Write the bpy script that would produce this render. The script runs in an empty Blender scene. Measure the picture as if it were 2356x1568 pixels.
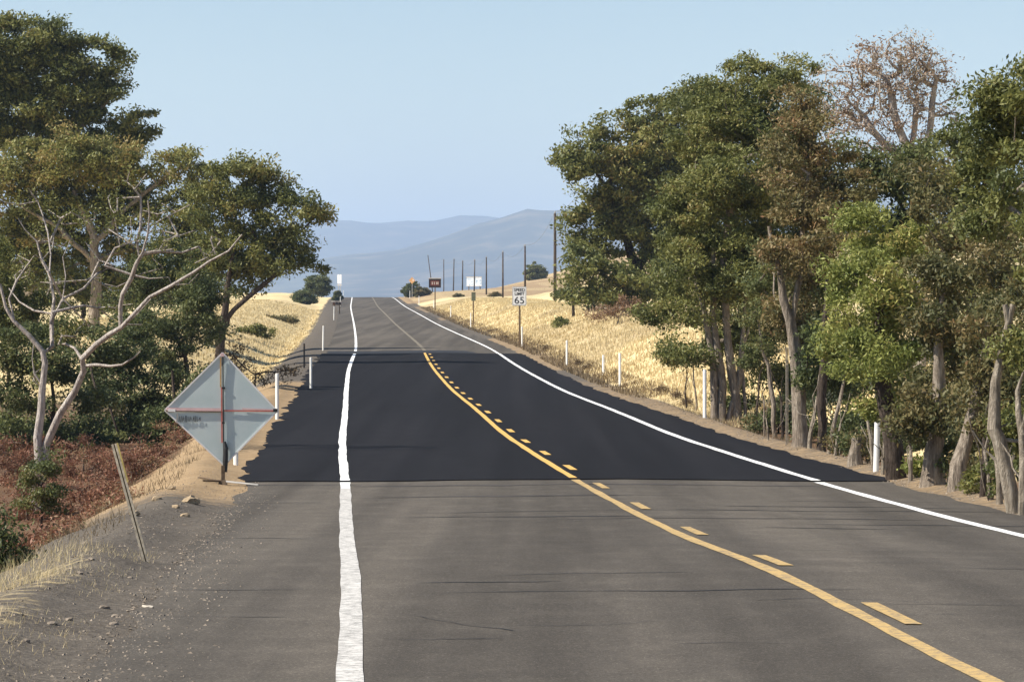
import bpy, math, random
import numpy as np
from mathutils import Vector, Matrix

# ------------------------------------------------------------------ camera, sky, sun, exposure
scn = bpy.context.scene
COL = scn.collection
W0, H0 = 2356.0, 1568.0          # measuring frame of the photograph
F = 8800.0                       # focal length in those pixels
CX, HY = 1178.0, 690.0           # image centre column, eye level row
cam_d = bpy.data.cameras.new('camera')
cam = bpy.data.objects.new('camera', cam_d); COL.objects.link(cam)
cam_d.sensor_width = 36.0
cam_d.lens = 36.0 * F / W0
cam_d.shift_y = (HY - H0 / 2) / W0
cam_d.clip_start = 0.5; cam_d.clip_end = 60000
cam.location = (0, 0, 0); cam.rotation_euler = (math.pi / 2, 0, 0)
scn.camera = cam

SUN_EL = math.radians(44)
SUN_BACK = math.radians(8)                     # from the left, a little behind the camera
sdir = Vector((-math.cos(SUN_BACK) * math.cos(SUN_EL), -math.sin(SUN_BACK) * math.cos(SUN_EL), math.sin(SUN_EL)))
world = bpy.data.worlds.new('World'); scn.world = world; world.use_nodes = True
wn = world.node_tree.nodes; wl = world.node_tree.links
sky = wn.new('ShaderNodeTexSky'); sky.sky_type = 'NISHITA'; sky.sun_disc = False
sky.sun_elevation = SUN_EL
sky.sun_rotation = math.atan2(sdir.x, sdir.y)
sky.altitude = 0; sky.air_density = 1.0; sky.dust_density = 0.0; sky.ozone_density = 3.2
bg = wn['Background']; bg.inputs['Strength'].default_value = 0.061
wl.new(sky.outputs['Color'], bg.inputs['Color'])
sl = bpy.data.lights.new('sun', 'SUN'); sl.energy = 5.0; sl.angle = math.radians(0.53); sl.color = (1.0, 0.93, 0.81)
sun = bpy.data.objects.new('sun', sl); COL.objects.link(sun)
sun.rotation_euler = sdir.to_track_quat('Z', 'Y').to_euler()
sun.location = (-30, 0, 40)
scn.view_settings.view_transform = 'Standard'; scn.view_settings.look = 'None'
scn.view_settings.gamma = 1.0; scn.view_settings.use_curve_mapping = False
scn.view_settings.exposure = 0.84
scn.cycles.use_denoising = True
scn.cycles.max_bounces = 8; scn.cycles.diffuse_bounces = 3; scn.cycles.transmission_bounces = 4
scn.cycles.volume_bounces = 1

# ------------------------------------------------------------------ small helpers
rng = np.random.default_rng(7)

def sstep(a, b, x):
    t = np.clip((np.asarray(x, float) - a) / (b - a), 0, 1); return t * t * (3 - 2 * t)

_lat = np.random.default_rng(3).random((256, 256))
def vnoise(x, y):
    x = np.asarray(x, float); y = np.asarray(y, float)
    xi = np.floor(x).astype(int); yi = np.floor(y).astype(int)
    fx = x - xi; fy = y - yi; fx = fx * fx * (3 - 2 * fx); fy = fy * fy * (3 - 2 * fy)
    g = lambda a, b: _lat[a & 255, b & 255]
    return ((g(xi, yi) * (1 - fx) + g(xi + 1, yi) * fx) * (1 - fy) + (g(xi, yi + 1) * (1 - fx) + g(xi + 1, yi + 1) * fx) * fy) * 2 - 1
def fbm(x, y, o=4):
    s = 0; a = 1.0
    for k in range(o):
        s = s + a * vnoise(x * 2 ** k + 17.3 * k, y * 2 ** k - 9.1 * k); a *= 0.5
    return s / 1.9

def mesh_np(name, verts, faces_n, loops, mats=(), smooth=False):
    """faces_n: vertex count of each face; loops: flat vertex indices"""
    me = bpy.data.meshes.new(name)
    verts = np.ascontiguousarray(verts, np.float32); loops = np.ascontiguousarray(loops, np.int32)
    faces_n = np.asarray(faces_n, np.int32)
    me.vertices.add(len(verts)); me.vertices.foreach_set('co', verts.ravel())
    me.loops.add(len(loops)); me.loops.foreach_set('vertex_index', loops)
    me.polygons.add(len(faces_n))
    me.polygons.foreach_set('loop_start', np.concatenate([[0], np.cumsum(faces_n)[:-1]]).astype(np.int32))
    me.polygons.foreach_set('loop_total', faces_n)
    me.polygons.foreach_set('use_smooth', np.full(len(faces_n), bool(smooth)))
    for m in mats: me.materials.append(m)
    me.update(calc_edges=True); me.validate()
    return me

def link(name, me, parent=None, loc=(0, 0, 0)):
    o = bpy.data.objects.new(name, me); COL.objects.link(o)
    if parent is not None: o.parent = parent
    o.location = loc
    return o

def tag(o, label=None, cat=None, group=None, kind=None):
    if label: o['label'] = label
    if cat: o['category'] = cat
    if group: o['group'] = group
    if kind: o['kind'] = kind
    return o

def thing(name, label, cat, loc, group=None, rz=0.0):
    o = bpy.data.objects.new(name, None); COL.objects.link(o); o.location = loc; o.rotation_euler[2] = rz
    o.empty_display_size = 0.2
    return tag(o, label, cat, group)

class MB:
    """collects simple solids into one mesh"""
    def __init__(s): s.v = []; s.f = []
    def add(s, vs, fs):
        n = len(s.v); s.v += [tuple(v) for v in vs]; s.f += [tuple(i + n for i in f) for f in fs]; return s
    def box(s, c, h, rot=None, taper=1.0):
        vs = []
        for z in (-1, 1):
            k = 1.0 if z < 0 else taper
            for x, y in ((-1, -1), (1, -1), (1, 1), (-1, 1)):
                p = Vector((x * h[0] * k, y * h[1] * k, z * h[2]))
                if rot is not None: p = rot @ p
                vs.append(p + Vector(c))
        return s.add(vs, [(3, 2, 1, 0), (4, 5, 6, 7), (0, 1, 5, 4), (1, 2, 6, 5), (2, 3, 7, 6), (3, 0, 4, 7)])
    def tube(s, pts, radii, n=8):
        pts = [Vector(p) for p in pts]; rings = []
        for i, p in enumerate(pts):
            d = (pts[min(i + 1, len(pts) - 1)] - pts[max(i - 1, 0)]).normalized()
            a = Vector((0, 1, 0)) if abs(d.y) < 0.8 else Vector((1, 0, 0))
            u = d.cross(a).normalized(); w = d.cross(u)
            r = radii[i] if hasattr(radii, '__len__') else radii
            rings.append([p + u * (r * math.cos(2 * math.pi * k / n)) + w * (r * math.sin(2 * math.pi * k / n)) for k in range(n)])
        vs = [v for r in rings for v in r]; fs = []
        for i in range(len(pts) - 1):
            for k in range(n):
                a, b = i * n + k, i * n + (k + 1) % n
                fs.append((a, b, b + n, a + n))
        fs.append(tuple(range(n))[::-1]); fs.append(tuple((len(pts) - 1) * n + k for k in range(n)))
        return s.add(vs, fs)
    def prism(s, poly, y0, y1):
        """polygon in x,z extruded along y"""
        n = len(poly)
        vs = [(x, y0, z) for x, z in poly] + [(x, y1, z) for x, z in poly]
        fs = [tuple(range(n)), tuple(range(2 * n - 1, n - 1, -1))] + [(k, k + n, (k + 1) % n + n, (k + 1) % n) for k in range(n)]
        return s.add(vs, fs)
    def build(s, name, mat, parent=None, loc=(0, 0, 0), smooth=False):
        me = bpy.data.meshes.new(name); me.from_pydata([tuple(v) for v in s.v], [], s.f)
        if smooth: me.polygons.foreach_set('use_smooth', np.ones(len(me.polygons), bool))
        me.materials.append(mat); me.update()
        return link(name, me, parent, loc)

# ------------------------------------------------------------------ materials
def new_mat(name, col=(0.5, 0.5, 0.5), rough=0.8, spec=0.3, metal=0.0):
    m = bpy.data.materials.new(name); m.use_nodes = True
    b = m.node_tree.nodes['Principled BSDF']
    b.inputs['Base Color'].default_value = (*col, 1); b.inputs['Roughness'].default_value = rough
    b.inputs['Specular IOR Level'].default_value = spec; b.inputs['Metallic'].default_value = metal
    return m, m.node_tree.nodes, m.node_tree.links, b

def ramp(N, L, fac, stops):
    r = N.new('ShaderNodeValToRGB'); e = r.color_ramp.elements
    while len(e) < len(stops): e.new(0.5)
    for el, (p, c) in zip(e, stops):
        el.position = p; el.color = (*c, 1) if len(c) == 3 else c
    L.new(fac, r.inputs['Fac']); return r.outputs['Color']

def noise(N, L, scale, detail=4, rough=0.55, coord='Object', dist=0.0, vec=None, stretch=None):
    t = N.new('ShaderNodeTexNoise'); t.inputs['Scale'].default_value = scale; t.inputs['Detail'].default_value = detail
    t.inputs['Roughness'].default_value = rough; t.inputs['Distortion'].default_value = dist
    tc = N.new('ShaderNodeTexCoord'); src = tc.outputs[coord]
    if stretch:
        mp = N.new('ShaderNodeMapping'); mp.inputs['Scale'].default_value = stretch; L.new(src, mp.inputs['Vector']); src = mp.outputs['Vector']
    L.new(src, t.inputs['Vector']); return t.outputs['Fac']

def mixc(N, L, fac, a, b, mode='MIX'):
    m = N.new('ShaderNodeMix'); m.data_type = 'RGBA'; m.blend_type = mode
    for s, v in ((m.inputs[0], fac), (m.inputs[6], a), (m.inputs[7], b)):
        if isinstance(v, (int, float)): s.default_value = v
        elif isinstance(v, tuple): s.default_value = (*v, 1)
        else: L.new(v, s)
    return m.outputs[2]

def bump(N, L, b, h, strength, dist):
    n = N.new('ShaderNodeBump'); n.inputs['Strength'].default_value = strength; n.inputs['Distance'].default_value = dist
    L.new(h, n.inputs['Height']); L.new(n.outputs['Normal'], b.inputs['Normal'])

def simple(name, col, rough=0.7, spec=0.3, var=0.25, scale=6.0, metal=0.0, bmp=0.0):
    m, N, L, b = new_mat(name, col, rough, spec, metal)
    f = noise(N, L, scale, 5)
    lo = tuple(c * (1 - var) for c in col); hi = tuple(min(1, c * (1 + var)) for c in col)
    L.new(ramp(N, L, f, [(0.3, lo), (0.7, hi)]), b.inputs['Base Color'])
    if bmp: bump(N, L, b, f, 0.6, bmp)
    return m

def asphalt(name, dark, mid, light, spread):
    m, N, L, b = new_mat(name, mid, 0.95, 0.10)
    big = noise(N, L, 0.35, 5, 0.6, stretch=(1.0, 0.12, 1))
    c1 = ramp(N, L, big, [(0.3, dark), (0.52, mid), (0.75, light)])
    streak = noise(N, L, 0.9, 4, 0.6, stretch=(0.25, 1.6, 1))          # transverse smears
    c2 = mixc(N, L, ramp(N, L, streak, [(0.5, (0, 0, 0)), (0.8, (spread,) * 3)]), c1, tuple(c * 1.45 for c in light))
    fine = noise(N, L, 38.0, 5, 0.8)
    med = noise(N, L, 2.3, 6, 0.72, stretch=(1, 0.45, 1))
    c2 = mixc(N, L, 0.5, c2, ramp(N, L, med, [(0.30, tuple(c * 0.72 for c in mid)), (0.5, mid), (0.72, tuple(c * 1.35 for c in light))]))
    c3 = mixc(N, L, 0.40, c2, ramp(N, L, fine, [(0.32, tuple(c * 0.30 for c in mid)), (0.5, mid), (0.68, tuple(c * 2.1 for c in mid))]), 'MIX')
    sp = noise(N, L, 58.0, 2, 0.6); pit = noise(N, L, 24.0, 4, 0.75)
    c3 = mixc(N, L, ramp(N, L, sp, [(0.60, (0, 0, 0)), (0.70, (0.75,) * 3)]), c3, tuple(c * 2.1 for c in light))
    c3 = mixc(N, L, ramp(N, L, pit, [(0.30, (0.8,) * 3), (0.40, (0, 0, 0))]), c3, tuple(c * 0.35 for c in dark))
    tc = N.new('ShaderNodeTexCoord'); mp = N.new('ShaderNodeMapping'); mp.inputs['Rotation'].default_value = (0, 0, -0.043); mp.inputs['Scale'].default_value = (1.0, 0.012, 1)
    L.new(tc.outputs['Object'], mp.inputs['Vector']); t = N.new('ShaderNodeTexNoise'); t.inputs['Scale'].default_value = 1.3; t.inputs['Detail'].default_value = 4; L.new(mp.outputs['Vector'], t.inputs['Vector'])
    c3 = mixc(N, L, 1.0, c3, ramp(N, L, t.outputs['Fac'], [(0.34, (0.78, 0.78, 0.78)), (0.5, (1, 1, 1)), (0.66, (1.28, 1.27, 1.25))]), 'MULTIPLY')
    L.new(c3, b.inputs['Base Color'])
    bump(N, L, b, fine, 0.5, 0.01)
    return m

M_OLD = asphalt('old_asphalt', (0.054, 0.048, 0.042), (0.080, 0.071, 0.061), (0.116, 0.102, 0.086), 0.42)
M_NEW = asphalt('fresh_asphalt', (0.0080, 0.0078, 0.0093), (0.0105, 0.0103, 0.0123), (0.0150, 0.0147, 0.0172), 0.10)
M_TAR_SHADE = simple('tar_and_shade', (0.018, 0.017, 0.018), 0.7, 0.3, 0.3, 3.0)  # tar of the cracks, also the colour of the painted shadow bands
M_SMEAR = simple('tyre_smear', (0.055, 0.049, 0.046), 0.9, 0.2, 0.25, 2.0)

def paint(name, col, wear_col, wear):
    m, N, L, b = new_mat(name, col, 0.75, 0.3)
    f = noise(N, L, 11.0, 6, 0.78)
    f2 = noise(N, L, 60.0, 3, 0.7)
    mm = N.new('ShaderNodeMath'); mm.operation = 'ADD'; L.new(f, mm.inputs[0])
    m2 = N.new('ShaderNodeMath'); m2.operation = 'MULTIPLY'; m2.inputs[1].default_value = 0.35; L.new(f2, m2.inputs[0]); L.new(m2.outputs[0], mm.inputs[1])
    k = ramp(N, L, mm.outputs[0], [(wear, wear_col), (wear + 0.13, col)])
    L.new(k, b.inputs['Base Color']); return m
M_WHITE_NEW = paint('fresh_white_paint', (0.80, 0.80, 0.79), (0.60, 0.60, 0.58), 0.42)
M_WHITE_OLD = paint('worn_white_paint', (0.58, 0.56, 0.53), (0.27, 0.26, 0.245), 0.60)
M_YEL_NEW = paint('fresh_yellow_paint', (0.60, 0.37, 0.10), (0.50, 0.31, 0.10), 0.42)
M_YEL_OLD = paint('worn_yellow_paint', (0.50, 0.34, 0.13), (0.22, 0.17, 0.11), 0.58)
M_YEL_FAR = paint('faded_yellow_paint', (0.21, 0.175, 0.12), (0.13, 0.115, 0.09), 0.62)

def ground_mat():
    m, N, L, b = new_mat('ground_soil', (0.2, 0.15, 0.1), 0.95, 0.1)
    at = N.new('ShaderNodeAttribute'); at.attribute_name = 'zone'
    sep = N.new('ShaderNodeSeparateColor'); L.new(at.outputs['Color'], sep.inputs[0])
    n1 = noise(N, L, 1.1, 6, 0.65); n2 = noise(N, L, 14.0, 4, 0.7); n3 = noise(N, L, 0.05, 5, 0.6); n4 = noise(N, L, 4.5, 4, 0.6)
    def edge(out):
        a = N.new('ShaderNodeMath'); a.operation = 'MULTIPLY_ADD'; a.inputs[1].default_value = 0.55; a.inputs[2].default_value = -0.275; L.new(n4, a.inputs[0])
        s = N.new('ShaderNodeMath'); s.operation = 'ADD'; L.new(out, s.inputs[0]); L.new(a.outputs[0], s.inputs[1])
        return ramp(N, L, s.outputs[0], [(0.38, (0, 0, 0)), (0.62, (1, 1, 1))])
    gravel = mixc(N, L, 0.5, ramp(N, L, n1, [(0.3, (0.078, 0.067, 0.056)), (0.7, (0.150, 0.130, 0.107))]), ramp(N, L, n2, [(0.32, (0.045, 0.039, 0.033)), (0.55, (0.115, 0.099, 0.082)), (0.75, (0.26, 0.225, 0.185))]))
    dirt = mixc(N, L, 0.4, ramp(N, L, n1, [(0.3, (0.235, 0.160, 0.088)), (0.7, (0.37, 0.265, 0.155))]), ramp(N, L, n2, [(0.3, (0.19, 0.13, 0.075)), (0.7, (0.42, 0.31, 0.19))]))
    grass = mixc(N, L, 0.45, ramp(N, L, n1, [(0.25, (0.48, 0.37, 0.20)), (0.5, (0.62, 0.50, 0.29)), (0.75, (0.70, 0.59, 0.37))]), ramp(N, L, n3, [(0.35, (0.50, 0.37, 0.18)), (0.6, (0.72, 0.58, 0.31))]))
    litter = mixc(N, L, 0.5, ramp(N, L, n1, [(0.3, (0.075, 0.045, 0.027)), (0.7, (0.17, 0.095, 0.055))]), ramp(N, L, n2, [(0.3, (0.05, 0.03, 0.018)), (0.7, (0.22, 0.14, 0.085))]))
    c = mixc(N, L, edge(sep.outputs[0]), gravel, dirt)
    c = mixc(N, L, edge(sep.outputs[1]), c, grass)
    c = mixc(N, L, edge(sep.outputs[2]), c, litter)
    L.new(c, b.inputs['Base Color'])
    bump(N, L, b, n2, 0.8, 0.04)
    return m
M_GROUND = ground_mat()

def leaf_mat(name, stops, trans=0.3):
    m, N, L, b = new_mat(name, stops[0][1], 0.55, 0.28)
    at = N.new('ShaderNodeAttribute'); at.attribute_name = 'tint'
    c = ramp(N, L, at.outputs['Fac'], stops)
    L.new(c, b.inputs['Base Color'])
    t = N.new('ShaderNodeBsdfTranslucent'); L.new(c, t.inputs['Color'])
    mx = N.new('ShaderNodeMixShader'); mx.inputs[0].default_value = trans
    L.new(b.outputs[0], mx.inputs[1]); L.new(t.outputs[0], mx.inputs[2])
    L.new(mx.outputs[0], N['Material Output'].inputs['Surface']); return m
M_LEAF = {
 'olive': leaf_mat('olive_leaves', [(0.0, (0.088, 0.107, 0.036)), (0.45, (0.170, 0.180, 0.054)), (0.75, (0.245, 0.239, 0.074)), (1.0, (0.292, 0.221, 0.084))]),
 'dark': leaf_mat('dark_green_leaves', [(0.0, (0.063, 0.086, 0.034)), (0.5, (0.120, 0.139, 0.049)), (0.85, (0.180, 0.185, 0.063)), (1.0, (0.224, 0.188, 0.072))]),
 'bright': leaf_mat('fresh_green_leaves', [(0.0, (0.116, 0.150, 0.040)), (0.5, (0.224, 0.248, 0.065)), (0.85, (0.333, 0.328, 0.096)), (1.0, (0.374, 0.302, 0.106))]),
 'brown': leaf_mat('rusty_leaves', [(0.0, (0.20, 0.115, 0.065)), (0.4, (0.34, 0.225, 0.145)), (0.75, (0.44, 0.36, 0.28)), (1.0, (0.24, 0.21, 0.12))]),
 'tan': leaf_mat('yellowing_leaves', [(0.0, (0.088, 0.097, 0.041)), (0.4, (0.162, 0.142, 0.057)), (0.75, (0.257, 0.189, 0.084)), (1.0, (0.270, 0.155, 0.078))]),
 'red': leaf_mat('red_brown_brush', [(0.0, (0.08, 0.045, 0.028)), (0.35, (0.20, 0.092, 0.055)), (0.6, (0.31, 0.145, 0.09)), (0.8, (0.33, 0.23, 0.13)), (1.0, (0.14, 0.13, 0.055))]),
 'straw': leaf_mat('dry_grass_blades', [(0.0, (0.48, 0.37, 0.19)), (0.5, (0.63, 0.52, 0.30)), (0.85, (0.71, 0.62, 0.40)), (1.0, (0.42, 0.32, 0.18))], 0.3),
 'weed': leaf_mat('brown_weed_stalks', [(0.0, (0.12, 0.085, 0.05)), (0.5, (0.21, 0.155, 0.09)), (1.0, (0.30, 0.23, 0.13))], 0.2),
}
def bark(name, lo, hi, scale=17.0):
    m, N, L, b = new_mat(name, lo, 0.95, 0.1)
    f = noise(N, L, scale, 6, 0.7, stretch=(1, 1, 0.22)); g = noise(N, L, 1.3, 4, 0.6)
    c = mixc(N, L, 0.35, ramp(N, L, f, [(0.36, tuple(c * 0.30 for c in lo)), (0.48, lo), (0.66, tuple(c * 1.15 for c in hi))]), ramp(N, L, g, [(0.3, lo), (0.7, hi)]))
    L.new(c, b.inputs['Base Color']); bump(N, L, b, f, 1.0, 0.10); return m
M_BARK = {'grey': bark('grey_brown_bark', (0.23, 0.185, 0.145), (0.46, 0.395, 0.32)),
          'pale': bark('pale_bare_bark', (0.26, 0.215, 0.165), (0.50, 0.44, 0.36)),
          'twig': bark('pinkish_twig_bark', (0.44, 0.38, 0.34), (0.66, 0.60, 0.55)),
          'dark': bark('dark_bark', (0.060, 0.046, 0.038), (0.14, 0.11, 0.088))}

# ------------------------------------------------------------------ road geometry measured from the photograph
TAB = np.array([(1568, 803, 3781), (1490, 808, 3462), (1400, 808, 3118), (1320, 808, 2822), (1240, 798, 2370), (1105, 794.6, 1862),
                (1050, 788, 1697.6), (1000, 789, 1536), (950, 794.5, 1429), (900, 797, 1292), (850, 802, 1204), (830, 809.5, 1168),
                (805, 820, 1139), (775, 819, 1070), (745, 815, 1003), (720, 809.6, 961), (705, 807, 931), (690, 809.6, 912.6), (682, 811, 905)])
RW = 7.2
_d = F * RW / (TAB[:, 2] - TAB[:, 1]); _z = -(TAB[:, 0] - HY) / F * _d
_dd = np.concatenate([[-60, -20, 0, 10], _d, [720, 800, 1000, 1500, 3000, 40000]])
_zz = np.concatenate([[-0.6, -1.38, -1.75, -1.93], _z, [0.80, 0.45, -2.2, -8, -13, -15]])
DG = np.concatenate([np.array([-400., -200., -100., -60., -40., -25., -15., -8., 0., 6., 10., 13.]), 16 * 1.0115 ** np.arange(355)])
DG = np.concatenate([DG, DG[-1] * 1.041 ** np.arange(1, 82)])
_xg = np.arcsinh(DG / 15.0)
_zi = np.interp(DG, _dd, _zz)
def smooth(vals, s):
    out = np.empty_like(vals)
    for i, x in enumerate(_xg):
        w = np.exp(-0.5 * ((_xg - x) / s) ** 2) * np.gradient(_xg); out[i] = (w * vals).sum() / w.sum()
    return out
ZG = smooth(_zi, 0.085)
_row = HY - ZG * F / np.maximum(DG, 1.0)
_xl = np.interp(_row, TAB[::-1, 0], TAB[::-1, 1], left=811, right=805)
XLG = (_xl - CX) / F * DG
XLG = np.where(DG < 21, np.interp(21, DG, XLG) + (DG - 21) * (-0.0435), XLG)
XLG = smooth(XLG, 0.05)
XCG = XLG + RW / 2
def zroad(d): return np.interp(d, DG, ZG)
def xc(d): return np.interp(d, DG, XCG)
SH_L, SH_R = 1.5, 1.05                               # paved shoulders beyond the edge lines

def ground_z(X, d):
    X = np.asarray(X, float); d = np.asarray(d, float)
    u = X - xc(d); zr = zroad(d)
    ol = -u - RW / 2; orr = u - RW / 2
    near = 1 - sstep(118, 158, d)
    far = sstep(330, 620, d)
    lump = fbm(X * 0.45, d * 0.3, 4)
    fine = fbm(X * 1.9 + 50, d * 1.4, 3)
    # left, close by: verge, then a gully
    s0 = 2.45 + 0.25 * vnoise(d * 0.25, 3.3 + d * 0)
    ln = -1.15 * sstep(s0, s0 + 2.9, ol) + 0.05 * lump + 0.16 * lump * sstep(3, 6, ol) + 1.1 * sstep(15, 40, ol) + 0.10 * np.exp(-((ol - s0 + 0.15) / 0.35) ** 2)
    # left, farther on: shallow ditch, then a rise
    lf = -0.45 * np.exp(-((ol - 4.2) / 1.1) ** 2) * (1 - far) + (1.25 - 0.5 * far) * sstep(4.6, 10.5, ol) + 0.18 * lump * sstep(3.5, 7, ol)
    L_ = near * ln + (1 - near) * lf
    # right: dirt strip, hollow below the trees close by, grassy bank farther on
    nr = 1 - sstep(92, 116, d)
    rn = -0.42 * sstep(1.75, 2.7, orr) + 1.9 * sstep(4.0, 9.5, orr) + 0.07 * lump * sstep(1.6, 2.4, orr) + 0.07 * np.exp(-((orr - 1.65) / 0.3) ** 2)
    rf = (1.75 - 1.05 * far) * (0.45 * sstep(1.7, 7.6, orr) + 0.55 * np.clip((orr - 1.9) / 5.1, 0, 1)) + 0.17 * lump * sstep(2, 4, orr) + 0.06 * np.exp(-((orr - 1.6) / 0.4) ** 2)
    R_ = nr * rn + (1 - nr) * rf
    side = np.where(u < 0, L_ * sstep(SH_L - 0.1, SH_L + 0.5, ol), R_ * sstep(SH_R - 0.1, SH_R + 0.4, orr))
    off = np.maximum(ol, orr)
    edge = np.where(u < 0, sstep(SH_L - 0.45, SH_L + 0.05, ol), sstep(SH_R - 0.40, SH_R + 0.05, orr))
    z = zr - 0.035 + 0.030 * edge + side + 0.022 * fine * np.where(u < 0, sstep(1.15, 1.6, ol), sstep(0.75, 1.2, orr))
    # wide country
    z = z + 0.5 * sstep(12, 60, off) * fbm(X * 0.012, d * 0.012, 3)
    hill = (2.6 * sstep(-22, -4, X) + 3.3 * sstep(-6, 6, X) + 7.0 * sstep(6, 26, X) + 6 * sstep(30, 140, X)) * np.exp(-((d - 960) / 210.0) ** 2)
    z = z + np.where(u > 0, hill * (1 + 0.10 * fbm(X * 0.09, d * 0.02, 3)), 0)
    z = z + np.where(u > 0, sstep(12, 20, orr) * 2.0 * np.exp(-((d - 400) / 90.0) ** 2), 0)
    z = np.where(u < 0, z + 1.2 * sstep(25, 120, ol) * sstep(150, 500, d) * (1 - sstep(900, 2000, d)), z)
    return z

def P(px, py, d): return Vector(((px - CX) / F * d, d, -(py - HY) / F * d))
_hd = np.concatenate([np.arange(20, 320, 0.15), np.arange(320, 1500, 0.8)])
def hit(px, py):
    X = (px - CX) / F * _hd; z = ground_z(X, _hd); row = HY - z * F / _hd
    k = np.argmax(row <= py)
    if row[k] > py: k = len(_hd) - 1
    d = float(_hd[k]); return Vector(((px - CX) / F * d, d, float(ground_z((px - CX) / F * d, d))))

# ------------------------------------------------------------------ ground sheet
ug = np.concatenate([np.arange(-17, -8, 0.45), np.arange(-8, -2.6, 0.16), np.array([-2.4, 0, 2.4]), np.arange(2.7, 8, 0.17), np.arange(8, 22, 0.5)])
ext = 22 * 1.22 ** np.arange(1, 32)
ug = np.concatenate([-ext[::-1] + 5, ug, ext])
U, D = np.meshgrid(ug, DG)
XX = U + xc(D); ZZ = ground_z(XX, D)
nd, nu = U.shape
gv = np.stack([XX, D, ZZ], -1).reshape(-1, 3)
ii = np.arange((nd - 1) * (nu - 1)); r_, c_ = ii // (nu - 1), ii % (nu - 1); a_ = r_ * nu + c_
loops = np.stack([a_, a_ + 1, a_ + nu + 1, a_ + nu], 1).ravel()
gm = mesh_np('ground', gv, np.full(len(ii), 4), loops, [M_GROUND], smooth=True)
ol = -U - RW / 2; orr = U - RW / 2; left = U < 0
nz = 0.35 * fbm(XX * 0.8, D * 0.5, 3)
nearL = 1 - sstep(112, 150, D)
dirtL = (0.04 + 0.96 * sstep(42, 60, D)) * (1 - sstep(0.35, 0.6, (ol - 3.5) / 1.2 + nz)) * (1 - sstep(128, 150, D)) * (ol > 1.2)
dirtR = (orr > 0.8) * (1 - sstep(1.9, 2.5, orr + nz)) * 0.52 * (1 - sstep(120, 180, D))
grassL = (1 - nearL) * 1.0 * sstep(3.0, 4.4, ol + nz * 1.6) + nearL * (sstep(1.9, 2.3, ol + nz) * (1 - sstep(2.9, 3.6, ol + nz)) * (D < 34) * 0.40 + sstep(14, 22, ol))
nr_ = 1 - sstep(94, 108, D)
grassR = (1 - nr_) * sstep(1.75, 2.3, orr + nz * 0.5) + nr_ * sstep(4.2, 5.2, orr + nz)
litL = nearL * sstep(3.0, 4.0, ol + nz) * (1 - sstep(14, 22, ol)) * (1 - 0.45 * (D < 46) * (ol < 3.4))
litR = nr_ * sstep(1.8, 2.3, orr + nz) * (1 - sstep(4.2, 5.2, orr + nz))
bare = sstep(0.12, 0.3, fbm(XX * 0.12 + 9, D * 0.03, 3)) * (1 - nr_) * (0.5 * (D > 330) + 0.55 * (D <= 330) * (orr < 7)) + 0.62 * sstep(480, 560, D + 60 * fbm(XX * .05, D * .01, 3)) * (XX < 60)
zone = np.zeros((nd * nu, 4), np.float32); zone[:, 3] = 1
zone[:, 0] = np.where(left, dirtL, np.maximum(dirtR, bare)).ravel(); zone[:, 1] = np.where(left, grassL, grassR * (1 - bare * 0.9)).ravel(); zone[:, 2] = np.where(left, litL, litR).ravel()
ca = gm.attributes.new('zone', 'FLOAT_COLOR', 'POINT'); ca.data.foreach_set('color', zone.ravel())
ground = tag(link('ground', gm), kind='structure')

# ------------------------------------------------------------------ the road: old pavement, fresh overlay, markings, cracks
def strip(name, u0, u1, d0, d1, dz, mat, parent=None, wob0=0.0, wob1=0.0, nu_=2, step=None, skirt=0.0, ends=0.0, seed=0):
    """sheet following the road between lateral offsets u0..u1"""
    ds = DG[(DG > d0) & (DG < d1)]
    if step: ds = np.unique(np.concatenate([ds, np.arange(d0, d1, step)]))
    ds = np.unique(np.concatenate([[d0], ds, [d1]]))
    n = len(ds); t = np.linspace(0, 1, nu_)
    a = u0 + wob0 * fbm(ds * 0.55 + seed, ds * 0 + seed, 4); b = u1 + wob1 * fbm(ds * 0.55 - seed, ds * 0 + 9.5 + seed, 4)
    uu = a[:, None] * (1 - t) + b[:, None] * t
    dd = np.repeat(ds[:, None], nu_, 1)
    if ends:                                              # ragged ends
        dd[0] += ends * fbm(uu[0] * 1.2, uu[0] * 0 + 4, 3); dd[-1] += ends * fbm(uu[-1] * 1.2, uu[-1] * 0 + 6, 3)
    crown = 0.012 * (RW / 2 - np.minimum(np.abs(uu), RW / 2))
    v = np.stack([xc(dd) + uu, dd, zroad(dd) + crown + dz], -1)
    if skirt:
        lo = v.copy(); lo[:, :, 2] -= skirt
        v = np.concatenate([lo[:, :1], v, lo[:, -1:]], 1)
    m_ = v.shape[1]; k = np.arange((n - 1) * (m_ - 1)); r, c = k // (m_ - 1), k % (m_ - 1); q = r * m_ + c
    lp = np.stack([q, q + 1, q + m_ + 1, q + m_], 1).ravel()
    vv = v.reshape(-1, 3); fn = np.full(len(k), 4)
    if skirt:                                             # close the near and far ends too
        base = len(vv); e0 = v[0].copy(); e0[:, 2] -= skirt; e1 = v[-1].copy(); e1[:, 2] -= skirt
        vv = np.concatenate([vv, e0, e1]); j = np.arange(m_ - 1)
        lp = np.concatenate([lp, np.stack([base + j, base + j + 1, j + 1, j], 1).ravel(),
                             np.stack([base + m_ + j + 1, base + m_ + j, (n - 1) * m_ + j, (n - 1) * m_ + j + 1], 1).ravel()])
        fn = np.full(len(k) + 2 * (m_ - 1), 4)
    me = mesh_np(name, vv, fn, lp, [mat])
    return link(name, me, parent)

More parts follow.
